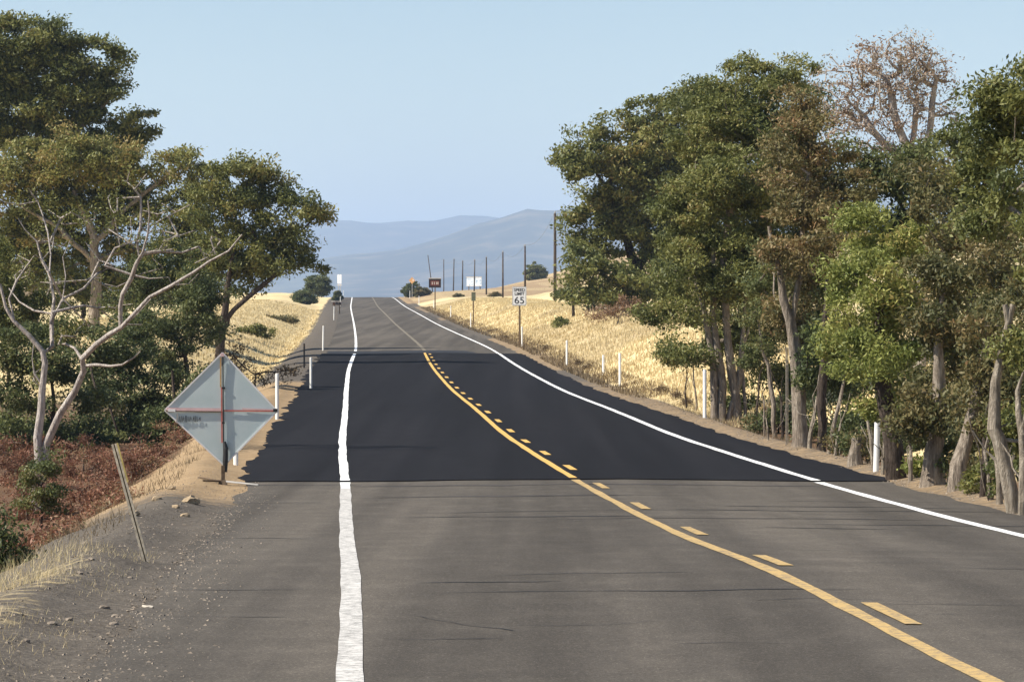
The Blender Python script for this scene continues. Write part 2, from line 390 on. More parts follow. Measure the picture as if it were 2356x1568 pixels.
HALF = RW / 2
NEW0, NEW1 = 58.3, 191.0
road = tag(strip('road', -HALF - SH_L, HALF + SH_R, -60, 900, 0.0, M_OLD, None, 0.16, 0.16, 13, step=0.5, skirt=0.10), kind='structure')
overlay = strip('fresh_asphalt_overlay', -HALF - SH_L - 0.12, HALF + SH_R + 0.12, NEW0, NEW1, 0.016, M_NEW, road, 0.26, 0.20, 13, step=0.5, skirt=0.05, ends=0.4, seed=5)
strip('edge_line', -HALF - 0.075, -HALF + 0.075, NEW0 + 0.15, NEW1 - 0.5, 0.021, M_WHITE_NEW, road, 0.02, 0.02)
strip('edge_line', -HALF - 0.075, -HALF + 0.075, NEW0 - 2.6, NEW0 - 0.2, 0.005, M_WHITE_NEW, road, 0.02, 0.02)
strip('edge_line', -HALF - 0.078, -HALF + 0.078, -60, NEW0 - 2.62, 0.005, M_WHITE_OLD, road, 0.012, 0.012, step=0.5)
strip('edge_line', -HALF - 0.07, -HALF + 0.07, NEW1 + 2.0, 890, 0.005, M_WHITE_NEW, road, 0.02, 0.02)
strip('edge_line', HALF - 0.075, HALF + 0.075, NEW0 + 0.15, NEW1 - 0.5, 0.021, M_WHITE_NEW, road, 0.02, 0.02)
strip('edge_line', HALF - 0.075, HALF + 0.075, -60, NEW0 - 0.2, 0.005, M_WHITE_NEW, road, 0.02, 0.02)
strip('edge_line', HALF - 0.07, HALF + 0.07, NEW1 + 0.5, 890, 0.005, M_WHITE_NEW, road, 0.02, 0.02)
strip('centre_line', -0.17, -0.05, -60, NEW0 - 0.2, 0.005, M_YEL_OLD, road, 0.02, 0.02, step=0.5)
strip('centre_line', -0.17, -0.05, NEW0 + 0.15, NEW1 - 0.5, 0.021, M_YEL_NEW, road, 0.015, 0.015)
strip('centre_line', -0.13, 0.05, NEW1 + 6, 890, 0.005, M_YEL_FAR, road, 0.03, 0.03)
strip('shadow_band', -HALF - SH_L + 0.1, 2.3, NEW1 + 0.3, NEW1 + 6.5, 0.004, M_TAR_SHADE, road, 0.1, 0.6, 9, step=0.6, ends=1.4, seed=8)  # dark strip painted in to deepen the tree shadow across the road
dash0 = 25.3
for k in range(-4, 24):
    a = dash0 + 7.32 * k; b_ = a + 2.15
    if a < NEW0 - 2.3: strip('centre_dash', 0.06, 0.18, a, b_, 0.005, M_YEL_OLD, road, 0.01, 0.01, step=0.4)
    elif a > NEW0 and b_ < NEW1 - 1: strip('centre_dash', 0.06, 0.18, a, b_, 0.021, M_YEL_NEW, road, 0.01, 0.01)

def crack_or_shade(u0, u1, d, w, mat, seed, amp=0.35, slope=0.0, dz=0.0035):
    """thin transverse crack, tyre mark or painted shade streak across the old pavement"""
    n = max(6, int((u1 - u0) / 0.12)); u = np.linspace(u0, u1, n)
    dl = d + slope * (u - u0) + amp * fbm(u * 0.9 + seed, u * 0 + seed, 4)
    wd = w * np.clip(0.45 + 0.9 * fbm(u * 1.6 - seed, u * 0 + seed * 2, 3) + 0.4, 0.12, 1.6) * np.minimum(1, 6 * np.minimum(np.linspace(0, 1, n), np.linspace(1, 0, n)) + 0.1)
    vs = []
    for s in (-0.5, 0.5):
        y = dl + s * wd; vs.append(np.stack([xc(y) + u, y, zroad(y) + 0.012 * (HALF - np.minimum(np.abs(u), HALF)) + dz], -1))
    v = np.concatenate(vs); j = np.arange(n - 1)
    link('crack_or_shade', mesh_np('crack_or_shade', v, np.full(n - 1, 4), np.stack([j, j + 1, j + 1 + n, j + n], 1).ravel(), [mat]), road)
for i, a in enumerate([(-3.3, 0.2, 45.5, .10), (-1.2, 3.4, 44.6, .14), (-3.0, 1.0, 46.8, .06), (1.0, 4.4, 48.7, .08), (0.4, 4.6, 47.2, .10), (1.8, 4.3, 50.5, .07),
                       (1.6, 4.6, 43.4, .10), (0.9, 2.4, 42.0, .08), (-3.1, -1.9, 30.5, .05), (-2.9, 0.4, 29.2, .05), (-2.4, -0.6, 31.6, .03), (1.4, 4.6, 32.5, .04),
                       (-5.0, -3.9, 29.6, .04), (-5.0, -3.9, 40.0, .05), (-3.4, -2.6, 24.4, .03), (0.3, 2.2, 36.2, .03), (-5.0, -3.8, 50.2, .06), (-0.5, 1.6, 27.1, .02), (-4.9, -4.0, 26.6, .025)]):
    crack_or_shade(a[0], a[1], a[2], a[3] * 1.0, M_TAR_SHADE if a[3] < .12 else M_SMEAR, i * 3.7 + 1, slope=0.06 if i % 3 else -0.05)
crack_or_shade(-3.6, 3.9, 56.4, 0.35, M_SMEAR, 91, 0.4); crack_or_shade(-3.4, 0.3, 52.0, 0.3, M_SMEAR, 55, 0.3)
rc_ = np.random.default_rng(19)
for k in range(26):                                       # fine wandering cracks in the worn pavement
    p = np.array([rc_.uniform(-2.6, 2.2), rc_.uniform(21, 55)]); h = rc_.choice([0.0, 3.14]) + rc_.normal() * .3; pts = [p.copy()]
    for j in range(rc_.integers(8, 22)):
        h += rc_.normal() * .22; p = p + .14 * np.array([math.cos(h), math.sin(h) * 1.5]); pts.append(p.copy())
    q = np.array(pts); q[:, 0] = np.clip(q[:, 0], -5.0, 4.5); q[:, 1] = np.clip(q[:, 1], 19, 57); n = len(q); w_ = .007 * (0.4 + rc_.random(n)) * np.linspace(1.2, .3, n); v = []
    nrm = np.gradient(q, axis=0)[:, ::-1] * np.array([-1, 1]); nrm /= np.linalg.norm(nrm, axis=1)[:, None] + 1e-9
    for sg_ in (-1, 1):
        e = q + nrm * (w_ * sg_)[:, None]; v.append(np.stack([xc(e[:, 1]) + e[:, 0], e[:, 1], zroad(e[:, 1]) + .012 * (HALF - np.minimum(np.abs(e[:, 0]), HALF)) + .0037], -1))
    j = np.arange(n - 1); link('crack_or_shade', mesh_np('crack_or_shade', np.concatenate(v), np.full(n - 1, 4), np.stack([j, j + 1, j + 1 + n, j + n], 1).ravel(), [M_TAR_SHADE]), road)
crack_or_shade(-5.2, 1.0, 337, 1.2, M_TAR_SHADE, 12, 2.0, 2.0)  # shadow from the left roadside, painted as a wide dark streak
crack_or_shade(-4.9, 3.2, 262, 0.7, M_SMEAR, 17, 1.2); crack_or_shade(-3.4, 3.4, 240, 0.8, M_SMEAR, 37, 1.2); crack_or_shade(-3.6, 4, 214, 0.6, M_SMEAR, 27, 0.8)

# ------------------------------------------------------------------ far hills
def hills(name, d, thick, prof, base, mat, seed, step):
    """ridge given by (column, row) samples, a rolling body of real depth"""
    px = np.array([p[0] for p in prof], float); py = np.array([p[1] for p in prof], float)
    Xs = np.arange((px[0] - CX) / F * d, (px[-1] - CX) / F * d, step); Ys = np.arange(-2.2 * thick, 2.2 * thick, step)
    X, Y = np.meshgrid(Xs, Ys)
    top = np.interp(X, (px - CX) / F * d, (HY - py) / F * d) - base
    g = np.exp(-(Y / thick) ** 2)
    n = fbm(X / 800.0 + seed, Y / 800.0, 5); rid = 1 - np.abs(fbm(X / 420.0 + seed + 5, Y / 900.0 + 3, 5))
    Z = base + top * g * (0.93 + 0.07 * np.tanh(2 * n)) + (14 * n + 46 * (rid - .8)) * g * (1 - g * 0.72) + fbm(X / 130.0, Y / 130.0, 3) * 6.0 * g
    a, b = X.shape; k = np.arange((a - 1) * (b - 1)); r, c = k // (b - 1), k % (b - 1); q = r * b + c
    me = mesh_np(name, np.stack([X, Y + d, Z], -1).reshape(-1, 3), np.full(len(k), 4), np.stack([q, q + 1, q + b + 1, q + b], 1).ravel(), [mat], True)
    return tag(link(name, me), kind='structure')
mh, N, L, b = new_mat('wooded_hillside', (0.05, 0.05, 0.035), 0.95, 0.05)
L.new(ramp(N, L, noise(N, L, 0.006, 7, 0.68), [(0.38, (0.012, 0.018, 0.014)), (0.52, (0.035, 0.038, 0.026)), (0.68, (0.15, 0.12, 0.075))]), b.inputs['Base Color'])
hills('hills', 17500, 2000, [(-6000, 640), (-3500, 560), (-1500, 500), (-200, 470), (400, 500), (650, 498), (765, 491), (820, 492), (860, 496), (893, 503), (930, 498), (965, 496), (998, 503), (1040, 492), (1080, 489), (1125, 492), (1160, 500), (1260, 520), (1500, 500), (2300, 470), (4000, 560), (7000, 640)], -18, mh, 2.0, 120)
hills('hills', 12000, 1500, [(-7000, 690), (-3000, 668), (300, 650), (640, 628), (733, 597), (800, 584), (900, 576), (960, 562), (1020, 540), (1080, 514), (1130, 497), (1180, 484), (1215, 471), (1240, 478), (1300, 476), (1340, 470), (1500, 450), (1800, 430), (2400, 470), (3500, 540), (7000, 640)], -17, mh, 11.0, 80)

# ------------------------------------------------------------------ vegetation builders
def leaves(centres, dirs, nper, rc, L_, wfac, rg, tint_c, flat=0.55, along=0.5, tint_j=0.16):
    """many small leaf blades around clump centres; returns verts and tint"""
    n = len(centres) * nper
    ci = np.repeat(np.arange(len(centres)), nper)
    off = rg.normal(size=(n, 3)); off /= np.linalg.norm(off, axis=1)[:, None] + 1e-9
    off *= (rg.random((n, 1)) ** 0.5) * np.repeat(rc, nper)[:, None] * np.array([1.1, 1.1, flat])
    off += np.repeat(dirs, nper, 0) * (rg.random((n, 1)) - 0.5) * along * np.repeat(rc, nper)[:, None] * 2
    c = np.repeat(centres, nper, 0) + off
    ax = rg.normal(size=(n, 3)) + np.repeat(dirs, nper, 0) * 0.7 + np.array([0, 0, -0.25]); ax /= np.linalg.norm(ax, axis=1)[:, None]
    nm = rg.normal(size=(n, 3)) + np.array([-0.1, 0, 0.8]); sd = np.cross(ax, nm); sd /= np.linalg.norm(sd, axis=1)[:, None] + 1e-9
    l = L_ * (0.6 + 0.8 * rg.random((n, 1))); w = l * wfac
    v = np.stack([c - ax * l * .5, c + sd * w * .5 + ax * l * .05, c + ax * l * .5, c - sd * w * .5 + ax * l * .05], 1)
    t = np.clip(np.repeat(tint_c, nper) + rg.normal(size=n) * tint_j, 0, 1)
    return v.reshape(-1, 3), np.repeat(t, 4)

def leaf_mesh(name, v, t, mat):
    n = len(v) // 4
    me = mesh_np(name, v, np.full(n, 4), np.arange(4 * n), [mat])
    at = me.attributes.new('tint', 'FLOAT', 'POINT'); at.data.foreach_set('value', np.ascontiguousarray(t, np.float32))
    return me

class Skel:
    def __init__(s): s.p = []; s.par = []; s.r = []; s.main = {}
    def add(s, p, par, r=0.0):
        s.p.append(np.array(p, float)); s.par.append(par); s.r.append(r); i = len(s.p) - 1
        if par >= 0 and par not in s.main: s.main[par] = i
        return i
    def path(s, pts, radii, par=-1, wig=0.03, rg=None, seg=0.35):
        last = par
        prev = s.p[par] if par >= 0 else None; pr = radii[0]
        for k, (q, r) in enumerate(zip(pts, radii)):
            q = np.array(q, float)
            if prev is None: last = s.add(q, -1, r)
            else:
                m = max(1, int(np.linalg.norm(q - prev) / seg))
                for j in range(1, m + 1):
                    t = j / m; x = prev + (q - prev) * t
                    if rg is not None and j < m: x = x + rg.normal(size=3) * wig
                    last = s.add(x, last, pr + (r - pr) * t)
            prev = q; pr = r
        return last
    def grow(s, targets, rg, rt, attach_from=0, wig=0.05, seg=0.5):
        """join clump centres to the limbs, each to the nearest wood below it"""
        base = np.array(s.p[attach_from:])
        dist = np.array([np.linalg.norm(base - t, axis=1).min() for t in targets])
        ends = []
        for k in np.argsort(dist):
            t = targets[k]; P_ = np.array(s.p[attach_from:]); dv = t - P_
            ds = np.linalg.norm(dv, axis=1) + 0.9 * np.maximum(0, -dv[:, 2])
            i = int(np.argmin(ds)) + attach_from
            p0 = s.p[i]; Ls = np.linalg.norm(t - p0); m = max(1, int(Ls / seg)); last = i
            for j in range(1, m + 1):
                f = j / m; x = p0 + (t - p0) * f; x[2] += 0.10 * Ls * math.sin(math.pi * f) * (1 if f < 1 else 0)
                if j < m: x = x + rg.normal(size=3) * wig
                last = s.add(x, last, rt)
            ends.append((k, last))
        cnt = np.zeros(len(s.p))
        for k, e in ends: cnt[e] += 1
        for i in range(len(s.p) - 1, -1, -1):
            if s.par[i] >= 0: cnt[s.par[i]] += cnt[i]
        for i in range(len(s.p)): s.r[i] = max(s.r[i], rt * max(1, cnt[i]) ** 0.42)
        dirs = np.zeros((len(targets), 3))
        for k, e in ends:
            q = s.p[e] - s.p[s.par[e]]; dirs[k] = q / (np.linalg.norm(q) + 1e-9)
        return dirs
    def mesh(s, name, mat, rg, lump=0.0):
        vs = []; lp = []; base = 0
        dr = [None] * len(s.p)
        for i in range(len(s.p)):
            q = s.p[i] - s.p[s.par[i]] if s.par[i] >= 0 else None
            if i in s.main:
                e = s.p[s.main[i]] - s.p[i]; q = e if q is None else q / (np.linalg.norm(q) + 1e-9) + e / (np.linalg.norm(e) + 1e-9)
            if q is None: q = np.array([0, 0, 1.])
            dr[i] = q / (np.linalg.norm(q) + 1e-9)
        def ring(p, d, r, n, ph):
            a = np.array([0.31, 1.0, 0.05]) if abs(d[1]) < 0.8 else np.array([1.0, 0.2, 0.1])
            u = np.cross(d, a); u /= np.linalg.norm(u); w = np.cross(d, u)
            t = 2 * np.pi * np.arange(n) / n
            rr = r * (1 + lump * np.sin(t * 3 + ph) + lump * 0.7 * np.sin(t * 2 - ph * 1.7))
            return p + np.outer(rr * np.cos(t), u) + np.outer(rr * np.sin(t), w)
        for i in range(len(s.p)):
            p = s.par[i]
            if p < 0: continue
            r1 = s.r[i]; mainc = s.main.get(p) == i
            r0 = s.r[p] if mainc else min(s.r[p], r1 * 1.35)
            n = 10 if r0 > 0.07 else (6 if r0 > 0.025 else 4)
            d0 = dr[p] if mainc else (s.p[i] - s.p[p]) / (np.linalg.norm(s.p[i] - s.p[p]) + 1e-9)
            A = ring(s.p[p], d0, r0, n, s.p[p][2] * 2.1); B = ring(s.p[i], dr[i], r1, n, s.p[i][2] * 2.1)
            vs.append(A); vs.append(B); j = np.arange(n); k = (j + 1) % n
            lp.append((np.stack([base + j, base + k, base + n + k, base + n + j], 1)).ravel()); base += 2 * n
        v = np.concatenate(vs); l = np.concatenate(lp)
        return mesh_np(name, v, np.full(len(l) // 4, 4), l, [mat], True)

def tree(name, label, cat, base, trunks, lobes, leaf='olive', wood='grey', rc=0.36, nper=120, L_=0.10, wf=0.46, fill=1.1, rt=0.012, seed=1,
         group=None, tint=0.42, dscale=0.9, lump=0.10, extra=None, along=0.5, flat=0.6, trk=1.0):
    """trunks: lists of (column, row, radius[, depth offset]); lobes: (column, row, rx, ry[, depth offset, density, tint]) at the base's distance"""
    rg = np.random.default_rng(seed); d = base[1]; o = np.array(base)
    fill *= 1.9; nper = int(nper * 2.05); rt *= 0.72; L_ *= 0.93; wf *= 0.88
    if d < 100: L_ *= 0.90; nper = int(nper * 1.3)
    s = Skel(); first = True
    for tr in trunks:
        pts = []
        for q in tr:
            dd = d + (q[3] if len(q) > 3 else 0.0); pts.append(np.array(P(q[0], q[1], dd)) - o)
        rad = [q[2] * trk for q in tr]
        if tr[0][1] > 9000:                                # start on the ground under this column
            pts[0] = np.array([(tr[0][0] - CX) / F * d, d, 0]) - o; pts[0][2] = float(ground_z(pts[0][0] + o[0], d)) - 0.15 - o[2]
            pts.insert(1, pts[0] * 0.82 + pts[1] * 0.18); rad.insert(1, rad[0] * 0.82)
            s.path(pts, rad, -1, 0.02, rg)
        else:
            P_ = np.array(s.p); i = int(np.argmin(np.linalg.norm(P_ - pts[0], axis=1))); s.path(pts, rad, i, 0.04, rg)
    T = []; TT = []; RC = []
    for lb in lobes:
        px, py, rx, ry = lb[:4]; dd = lb[4] if len(lb) > 4 else 0.0; dn = lb[5] if len(lb) > 5 else 1.0; tn = lb[6] if len(lb) > 6 else tint
        c = np.array(P(px, py, d + dd)) - o; k = d / F; R = np.array([rx * k, 0.5 * (rx + ry) * k * dscale, ry * k])
        n = max(6, int(fill * dn * R.prod() / rc ** 3))
        g = rg.normal(size=(n, 3)); g /= np.linalg.norm(g, axis=1)[:, None]
        g *= (rg.random((n, 1)) ** 0.42) * (0.84 + 0.28 * rg.random((n, 1)) + 0.26 * (rg.random((n, 1)) < 0.10))
        T.append(c + g * R); TT.append(np.clip(tn + rg.normal(size=n) * 0.15 + 0.08 * rg.normal(), 0, 1)); RC.append(rc * (0.6 + 0.8 * rg.random(n)))
    T = np.concatenate(T); TT = np.concatenate(TT); RC = np.concatenate(RC) * 0.90
    gz = ground_z(T[:, 0] + o[0], T[:, 1] + o[1]) + 0.12 - o[2]; T[:, 2] = np.maximum(T[:, 2], gz)
    start = max(0, int(len(s.p) * 0.25))
    dirs = s.grow(T, rg, rt, start, seg=0.45 if d < 130 else 0.9)
    root = thing(name, label, cat, base, group)
    link('trunk', s.mesh('trunk', M_BARK[wood], rg, lump), root)
    if nper:
        v, t = leaves(T, dirs, nper, RC, L_, wf, rg, TT, flat, along)
        link('crown', leaf_mesh('crown', v, t, M_LEAF[leaf]), root)
    return root

G = 9999
def ground_at(px, d):
    X = (px - CX) / F * d; return Vector((X, d, float(ground_z(X, d))))

# ------------------------------------------------------------------ trees on the right of the road
tree('oak_tree', 'broad olive green tree on the grassy bank behind the brush pile', 'tree', ground_at(1478, 205),
     [[(1478, G, .42), (1470, 640, .33), (1440, 540, .2, 1), (1400, 440, .1)], [(1468, 620, .2), (1530, 500, .14), (1560, 380, .08)]],
     [(1420, 400, 105, 85), (1350, 375, 72, 62, -1), (1310, 370, 42, 62, -2), (1370, 540, 78, 90), (1345, 630, 55, 62, -3), (1500, 340, 100, 95), (1480, 500, 110, 100), (1430, 650, 110, 62, -3), (1560, 420, 90, 130), (1545, 620, 80, 100), (1390, 300, 60, 24), (1460, 262, 60, 30), (1535, 235, 62, 36), (1600, 230, 70, 52), (1610, 330, 80, 80)],
     'olive', 'dark', rc=0.72, nper=88, L_=0.25, wf=0.5, fill=1.15, rt=0.025, seed=11, tint=0.48)
tree('oak_tree', 'dark shrubby young tree at the foot of the grassy bank trees', 'tree', ground_at(1320, 232),
     [[(1320, G, .12), (1318, 680, .08), (1312, 640, .04)]], [(1312, 668, 40, 30), (1350, 685, 45, 24), (1400, 690, 60, 26, 4)],
     'dark', 'dark', rc=0.6, nper=90, L_=0.22, fill=1.3, rt=0.02, seed=12, tint=0.3)
b1 = hit(1672, 968)
tree('multi_stem_tree', 'large olive tree with a clump of thick leaning grey stems', 'tree', b1,
     [[(1644, G, .13), (1643, 880, .10), (1634, 790, .085), (1622, 720, .07), (1590, 600, .04)], [(1662, G, .15, .3), (1663, 890, .12), (1650, 800, .10), (1641, 740, .08), (1640, 560, .05)],
      [(1700, G, .15), (1692, 900, .13), (1679, 825, .11), (1671, 740, .09), (1665, 600, .07), (1690, 400, .04)], [(1672, G, .1, .5), (1700, 880, .09), (1706, 800, .07), (1720, 650, .05)],
      [(1716, G, .06, .6), (1712, 900, .05), (1704, 830, .04), (1740, 700, .03)]],
     [(1700, 245, 110, 100, 3), (1745, 190, 90, 62, 4), (1640, 330, 95, 110, 2), (1590, 480, 90, 110, 1), (1690, 450, 130, 130), (1770, 380, 95, 130, 2), (1620, 620, 95, 95), (1730, 600, 105, 100), (1575, 720, 62, 62, 1), (1600, 810, 48, 48), (1690, 730, 60, 52, 1), (1650, 205, 50, 42, 3), (1550, 800, 30, 45, 2), (1560, 600, 60, 90, 3), (1805, 160, 50, 42, 4), (1812, 300, 60, 80, 4), (1600, 250, 62, 46, 4), (1850, 190, 50, 52, 5), (1500, 720, 40, 50, 4), (1550, 680, 50, 60, 3), (1650, 790, 60, 40, 1), (1725, 750, 60, 56, 1), (1740, 820, 46, 36, 1.2)],
     'olive', 'grey', rc=0.40, nper=130, L_=0.115, fill=1.05, rt=0.012, seed=21, tint=0.40)
b2 = hit(1783, 1006)
tree('slender_tree', 'slender tree with a bare bent pale stem beside the thick grey trunks', 'tree', b2,
     [[(1783, G, .075), (1781, 930, .065), (1768, 840, .05), (1752, 805, .04), (1745, 740, .03)]],
     [(1752, 740, 46, 52), (1765, 640, 55, 70, 2), (1730, 810, 30, 34, 1)], 'dark', 'grey', rc=0.34, nper=110, L_=0.10, rt=0.01, seed=22, tint=0.4)
b3 = hit(1842, 1026)
tree('tall_tree', 'tall tree with one thick straight grey trunk forking under yellowish leaves', 'tree', b3,
     [[(1845, G, .22), (1840, 960, .15), (1835, 850, .13), (1825, 780, .115), (1817, 735, .10), (1802, 690, .08), (1795, 620, .06), (1770, 520, .04)], [(1824, 745, .07), (1830, 690, .06), (1845, 560, .05), (1860, 400, .03)]],
     [(1850, 470, 90, 95), (1900, 400, 92, 80, 1), (1830, 340, 80, 72, 1), (1900, 560, 90, 90, -1), (1830, 240, 62, 50, 2, .9, .5), (1870, 300, 70, 52, 2, .9, .55), (1800, 600, 50, 70), (1960, 470, 80, 70, 1), (1850, 660, 60, 60, 1), (1860, 760, 56, 52, .8), (1800, 720, 50, 60, .8)],
     'tan', 'grey', rc=0.36, nper=130, L_=0.105, fill=1.05, rt=0.011, seed=23, tint=0.42)
b4 = hit(1888, 1036)
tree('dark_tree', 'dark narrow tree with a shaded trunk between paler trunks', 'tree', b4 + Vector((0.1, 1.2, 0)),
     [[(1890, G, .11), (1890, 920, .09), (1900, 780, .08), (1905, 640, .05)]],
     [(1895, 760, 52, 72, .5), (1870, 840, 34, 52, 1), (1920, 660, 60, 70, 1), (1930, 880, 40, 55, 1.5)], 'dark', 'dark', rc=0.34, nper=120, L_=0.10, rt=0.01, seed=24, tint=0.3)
b5 = hit(1906, 1043)
tree('sapling', 'thin leaning sapling with a bright green leafy head', 'tree', b5,
     [[(1904, G, .05), (1918, 980, .042), (1932, 925, .035), (1945, 860, .025)]],
     [(1945, 830, 46, 50), (1975, 760, 60, 60, .5), (1925, 770, 40, 50)], 'bright', 'grey', rc=0.32, nper=120, L_=0.105, wf=.4, rt=0.009, seed=25, tint=0.42)
b6 = hit(2064, 1103)
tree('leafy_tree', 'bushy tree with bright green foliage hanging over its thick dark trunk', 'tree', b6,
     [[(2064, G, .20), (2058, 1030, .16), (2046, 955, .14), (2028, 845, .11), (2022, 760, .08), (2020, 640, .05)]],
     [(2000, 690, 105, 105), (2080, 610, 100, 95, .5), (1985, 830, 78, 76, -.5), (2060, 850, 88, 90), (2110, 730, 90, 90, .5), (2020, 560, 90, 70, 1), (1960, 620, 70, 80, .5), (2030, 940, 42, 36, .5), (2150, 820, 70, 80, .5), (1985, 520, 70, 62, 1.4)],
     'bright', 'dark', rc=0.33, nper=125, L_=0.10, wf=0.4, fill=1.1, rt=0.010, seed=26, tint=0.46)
b7 = hit(2146, 1115)
tree('leafy_tree', 'tree with a swollen pale trunk base standing between dark stems', 'tree', b7,
     [[(2146, G, .24), (2150, 1040, .15), (2160, 990, .12), (2162, 900, .10), (2158, 800, .07), (2170, 650, .05)]],
     [(2190, 620, 92, 92), (2150, 520, 80, 72, 1), (2230, 720, 95, 92, .5), (2200, 840, 80, 80, .5), (2260, 560, 90, 90, 1), (2130, 900, 42, 52, .5), (2215, 930, 52, 52, 1), (2120, 440, 70, 50, 2), (2185, 935, 60, 46, -.4), (2110, 960, 44, 44, -.3), (2160, 760, 70, 70)],
     'tan', 'grey', rc=0.33, nper=125, L_=0.10, fill=1.1, rt=0.010, seed=27, tint=0.30)
b8 = hit(2202, 1128)
tree('dark_tree', 'dark tree with a short leaning trunk low under dense foliage', 'tree', b8,
     [[(2200, G, .17), (2206, 1070, .13), (2225, 1010, .10), (2250, 900, .07), (2280, 750, .05)]],
     [(2290, 780, 80, 88), (2260, 900, 70, 70, .3), (2330, 680, 80, 90, .5), (2290, 640, 70, 70, 1), (2240, 980, 40, 36, .6), (2330, 900, 62, 80), (2300, 960, 56, 50, -.3), (2250, 860, 60, 60)],
     'tan', 'grey', rc=0.31, nper=125, L_=0.095, fill=1.1, rt=0.010, seed=28, tint=0.35)
b9 = hit(2338, 1180)
tree('leaning_tree', 'tree with a pale trunk leaning back over the shoulder at the end of the row', 'tree', b9,
     [[(2340, G, .12), (2318, 1090, .10), (2300, 1010, .09), (2288, 985, .085), (2290, 880, .06), (2330, 700, .04)], [(2335, 800, .04), (2322, 760, .045), (2312, 700, .035)]],
     [(2340, 420, 72, 100, 1), (2380, 300, 80, 110, 1), (2380, 560, 80, 90, .5), (2390, 740, 70, 90), (2350, 800, 50, 60), (2390, 950, 60, 80), (2300, 330, 46, 60, 1.5), (2395, 160, 62, 80, 1), (2340, 230, 40, 50, 1.4), (2330, 1000, 40, 46, .6), (2420, 1080, 60, 70, 1), (2275, 300, 40, 60, 1.5), (2250, 400, 40, 60, 2), (2290, 220, 30, 50, 1.5), (2260, 500, 40, 50, 2)],
     'olive', 'pale', rc=0.30, nper=130, L_=0.09, fill=1.1, rt=0.009, seed=29, tint=0.34)
# the thinning, rusty crowned tree rising behind the row
tree('dying_tree', 'sparse rusty brown treetop of bare pale twigs above the green row', 'tree', ground_at(2118, 96),
     [[(2118, G, .24), (2116, 700, .17), (2112, 500, .13), (2108, 400, .09), (2070, 300, .05), (2040, 180, .03)], [(2110, 420, .07), (2098, 330, .05), (2110, 220, .03)], [(2110, 400, .07), (2140, 300, .04), (2150, 200, .025)], [(2106, 400, .05), (2035, 330, .035), (1990, 270, .02)]],
     [(2050, 190, 105, 85, 0, 1.21, .45), (2010, 120, 70, 42, 0, 0.99, .4), (2090, 120, 62, 46, 0, 0.99, .5), (2130, 240, 60, 80, 0, 0.70, .6), (1985, 270, 70, 60, 0, 0.88, .45), (2060, 330, 90, 60, 0, 0.77, .4), (2160, 340, 42, 60, 0, 0.55, .8), (1960, 200, 46, 62, 0, 1.10, .3), (2190, 230, 30, 60, 0, 0.88, .7), (1930, 260, 62, 80, 0, .8, .6), (2195, 310, 42, 80, 0, .8, .8), (1900, 170, 40, 60, 0, .6, .7), (2160, 160, 40, 60, 0, .6, .6), (2060, 390, 100, 50, 0, .7, .7), (2150, 410, 60, 50, 0, .7, .8), (1985, 365, 70, 46, 0, .7, .6), (2120, 160, 60, 70, 0, 1.10, .6)],
     'brown', 'twig', trk=.5, rc=0.30, nper=10, L_=0.095, fill=1.6, rt=0.018, seed=31, tint=0.62)
for k, (px, d, lob, lf, sd) in enumerate([
    (1850, 103, [(1850, 700, 95, 95), (1830, 400, 85, 80), (1790, 280, 80, 80), (1880, 250, 60, 60), (1830, 560, 85, 85), (1900, 500, 90, 90), (1790, 760, 60, 75), (1900, 800, 70, 60), (1850, 880, 70, 50), (1780, 860, 50, 50), (1930, 900, 60, 50)], 'dark', 41),
    (2040, 92, [(2040, 560, 110, 100), (1990, 430, 90, 60), (2100, 460, 85, 62), (1960, 360, 80, 60), (2040, 400, 80, 50), (2120, 380, 60, 46), (2040, 760, 100, 100), (1960, 880, 60, 60), (2030, 970, 80, 50), (2110, 1000, 60, 46), (2100, 900, 70, 70), (2160, 420, 60, 46)], 'dark', 42),
    (2230, 84, [(2230, 560, 110, 110), (2220, 420, 80, 62), (2270, 360, 70, 70), (2320, 300, 70, 80), (2200, 340, 40, 50), (2260, 780, 120, 120), (2330, 500, 90, 110), (2150, 950, 62, 60), (2260, 980, 90, 70), (2360, 980, 80, 80)], 'olive', 43),
    (1720, 118, [(1720, 640, 110, 95), (1650, 540, 90, 90), (1760, 500, 90, 90), (1700, 780, 70, 62), (1620, 740, 60, 60)], 'olive', 44)]):
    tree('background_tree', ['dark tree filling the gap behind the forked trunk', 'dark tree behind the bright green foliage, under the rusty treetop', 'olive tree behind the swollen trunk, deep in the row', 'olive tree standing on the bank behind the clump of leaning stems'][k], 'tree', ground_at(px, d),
         [[(px, G, .2), (px, 820, .15), (px + 6, 640, .1), (px, 540, .06)]], lob, lf, 'dark', rc=0.5, nper=120, L_=0.14, fill=1.1, rt=0.015, seed=sd, tint=0.34)
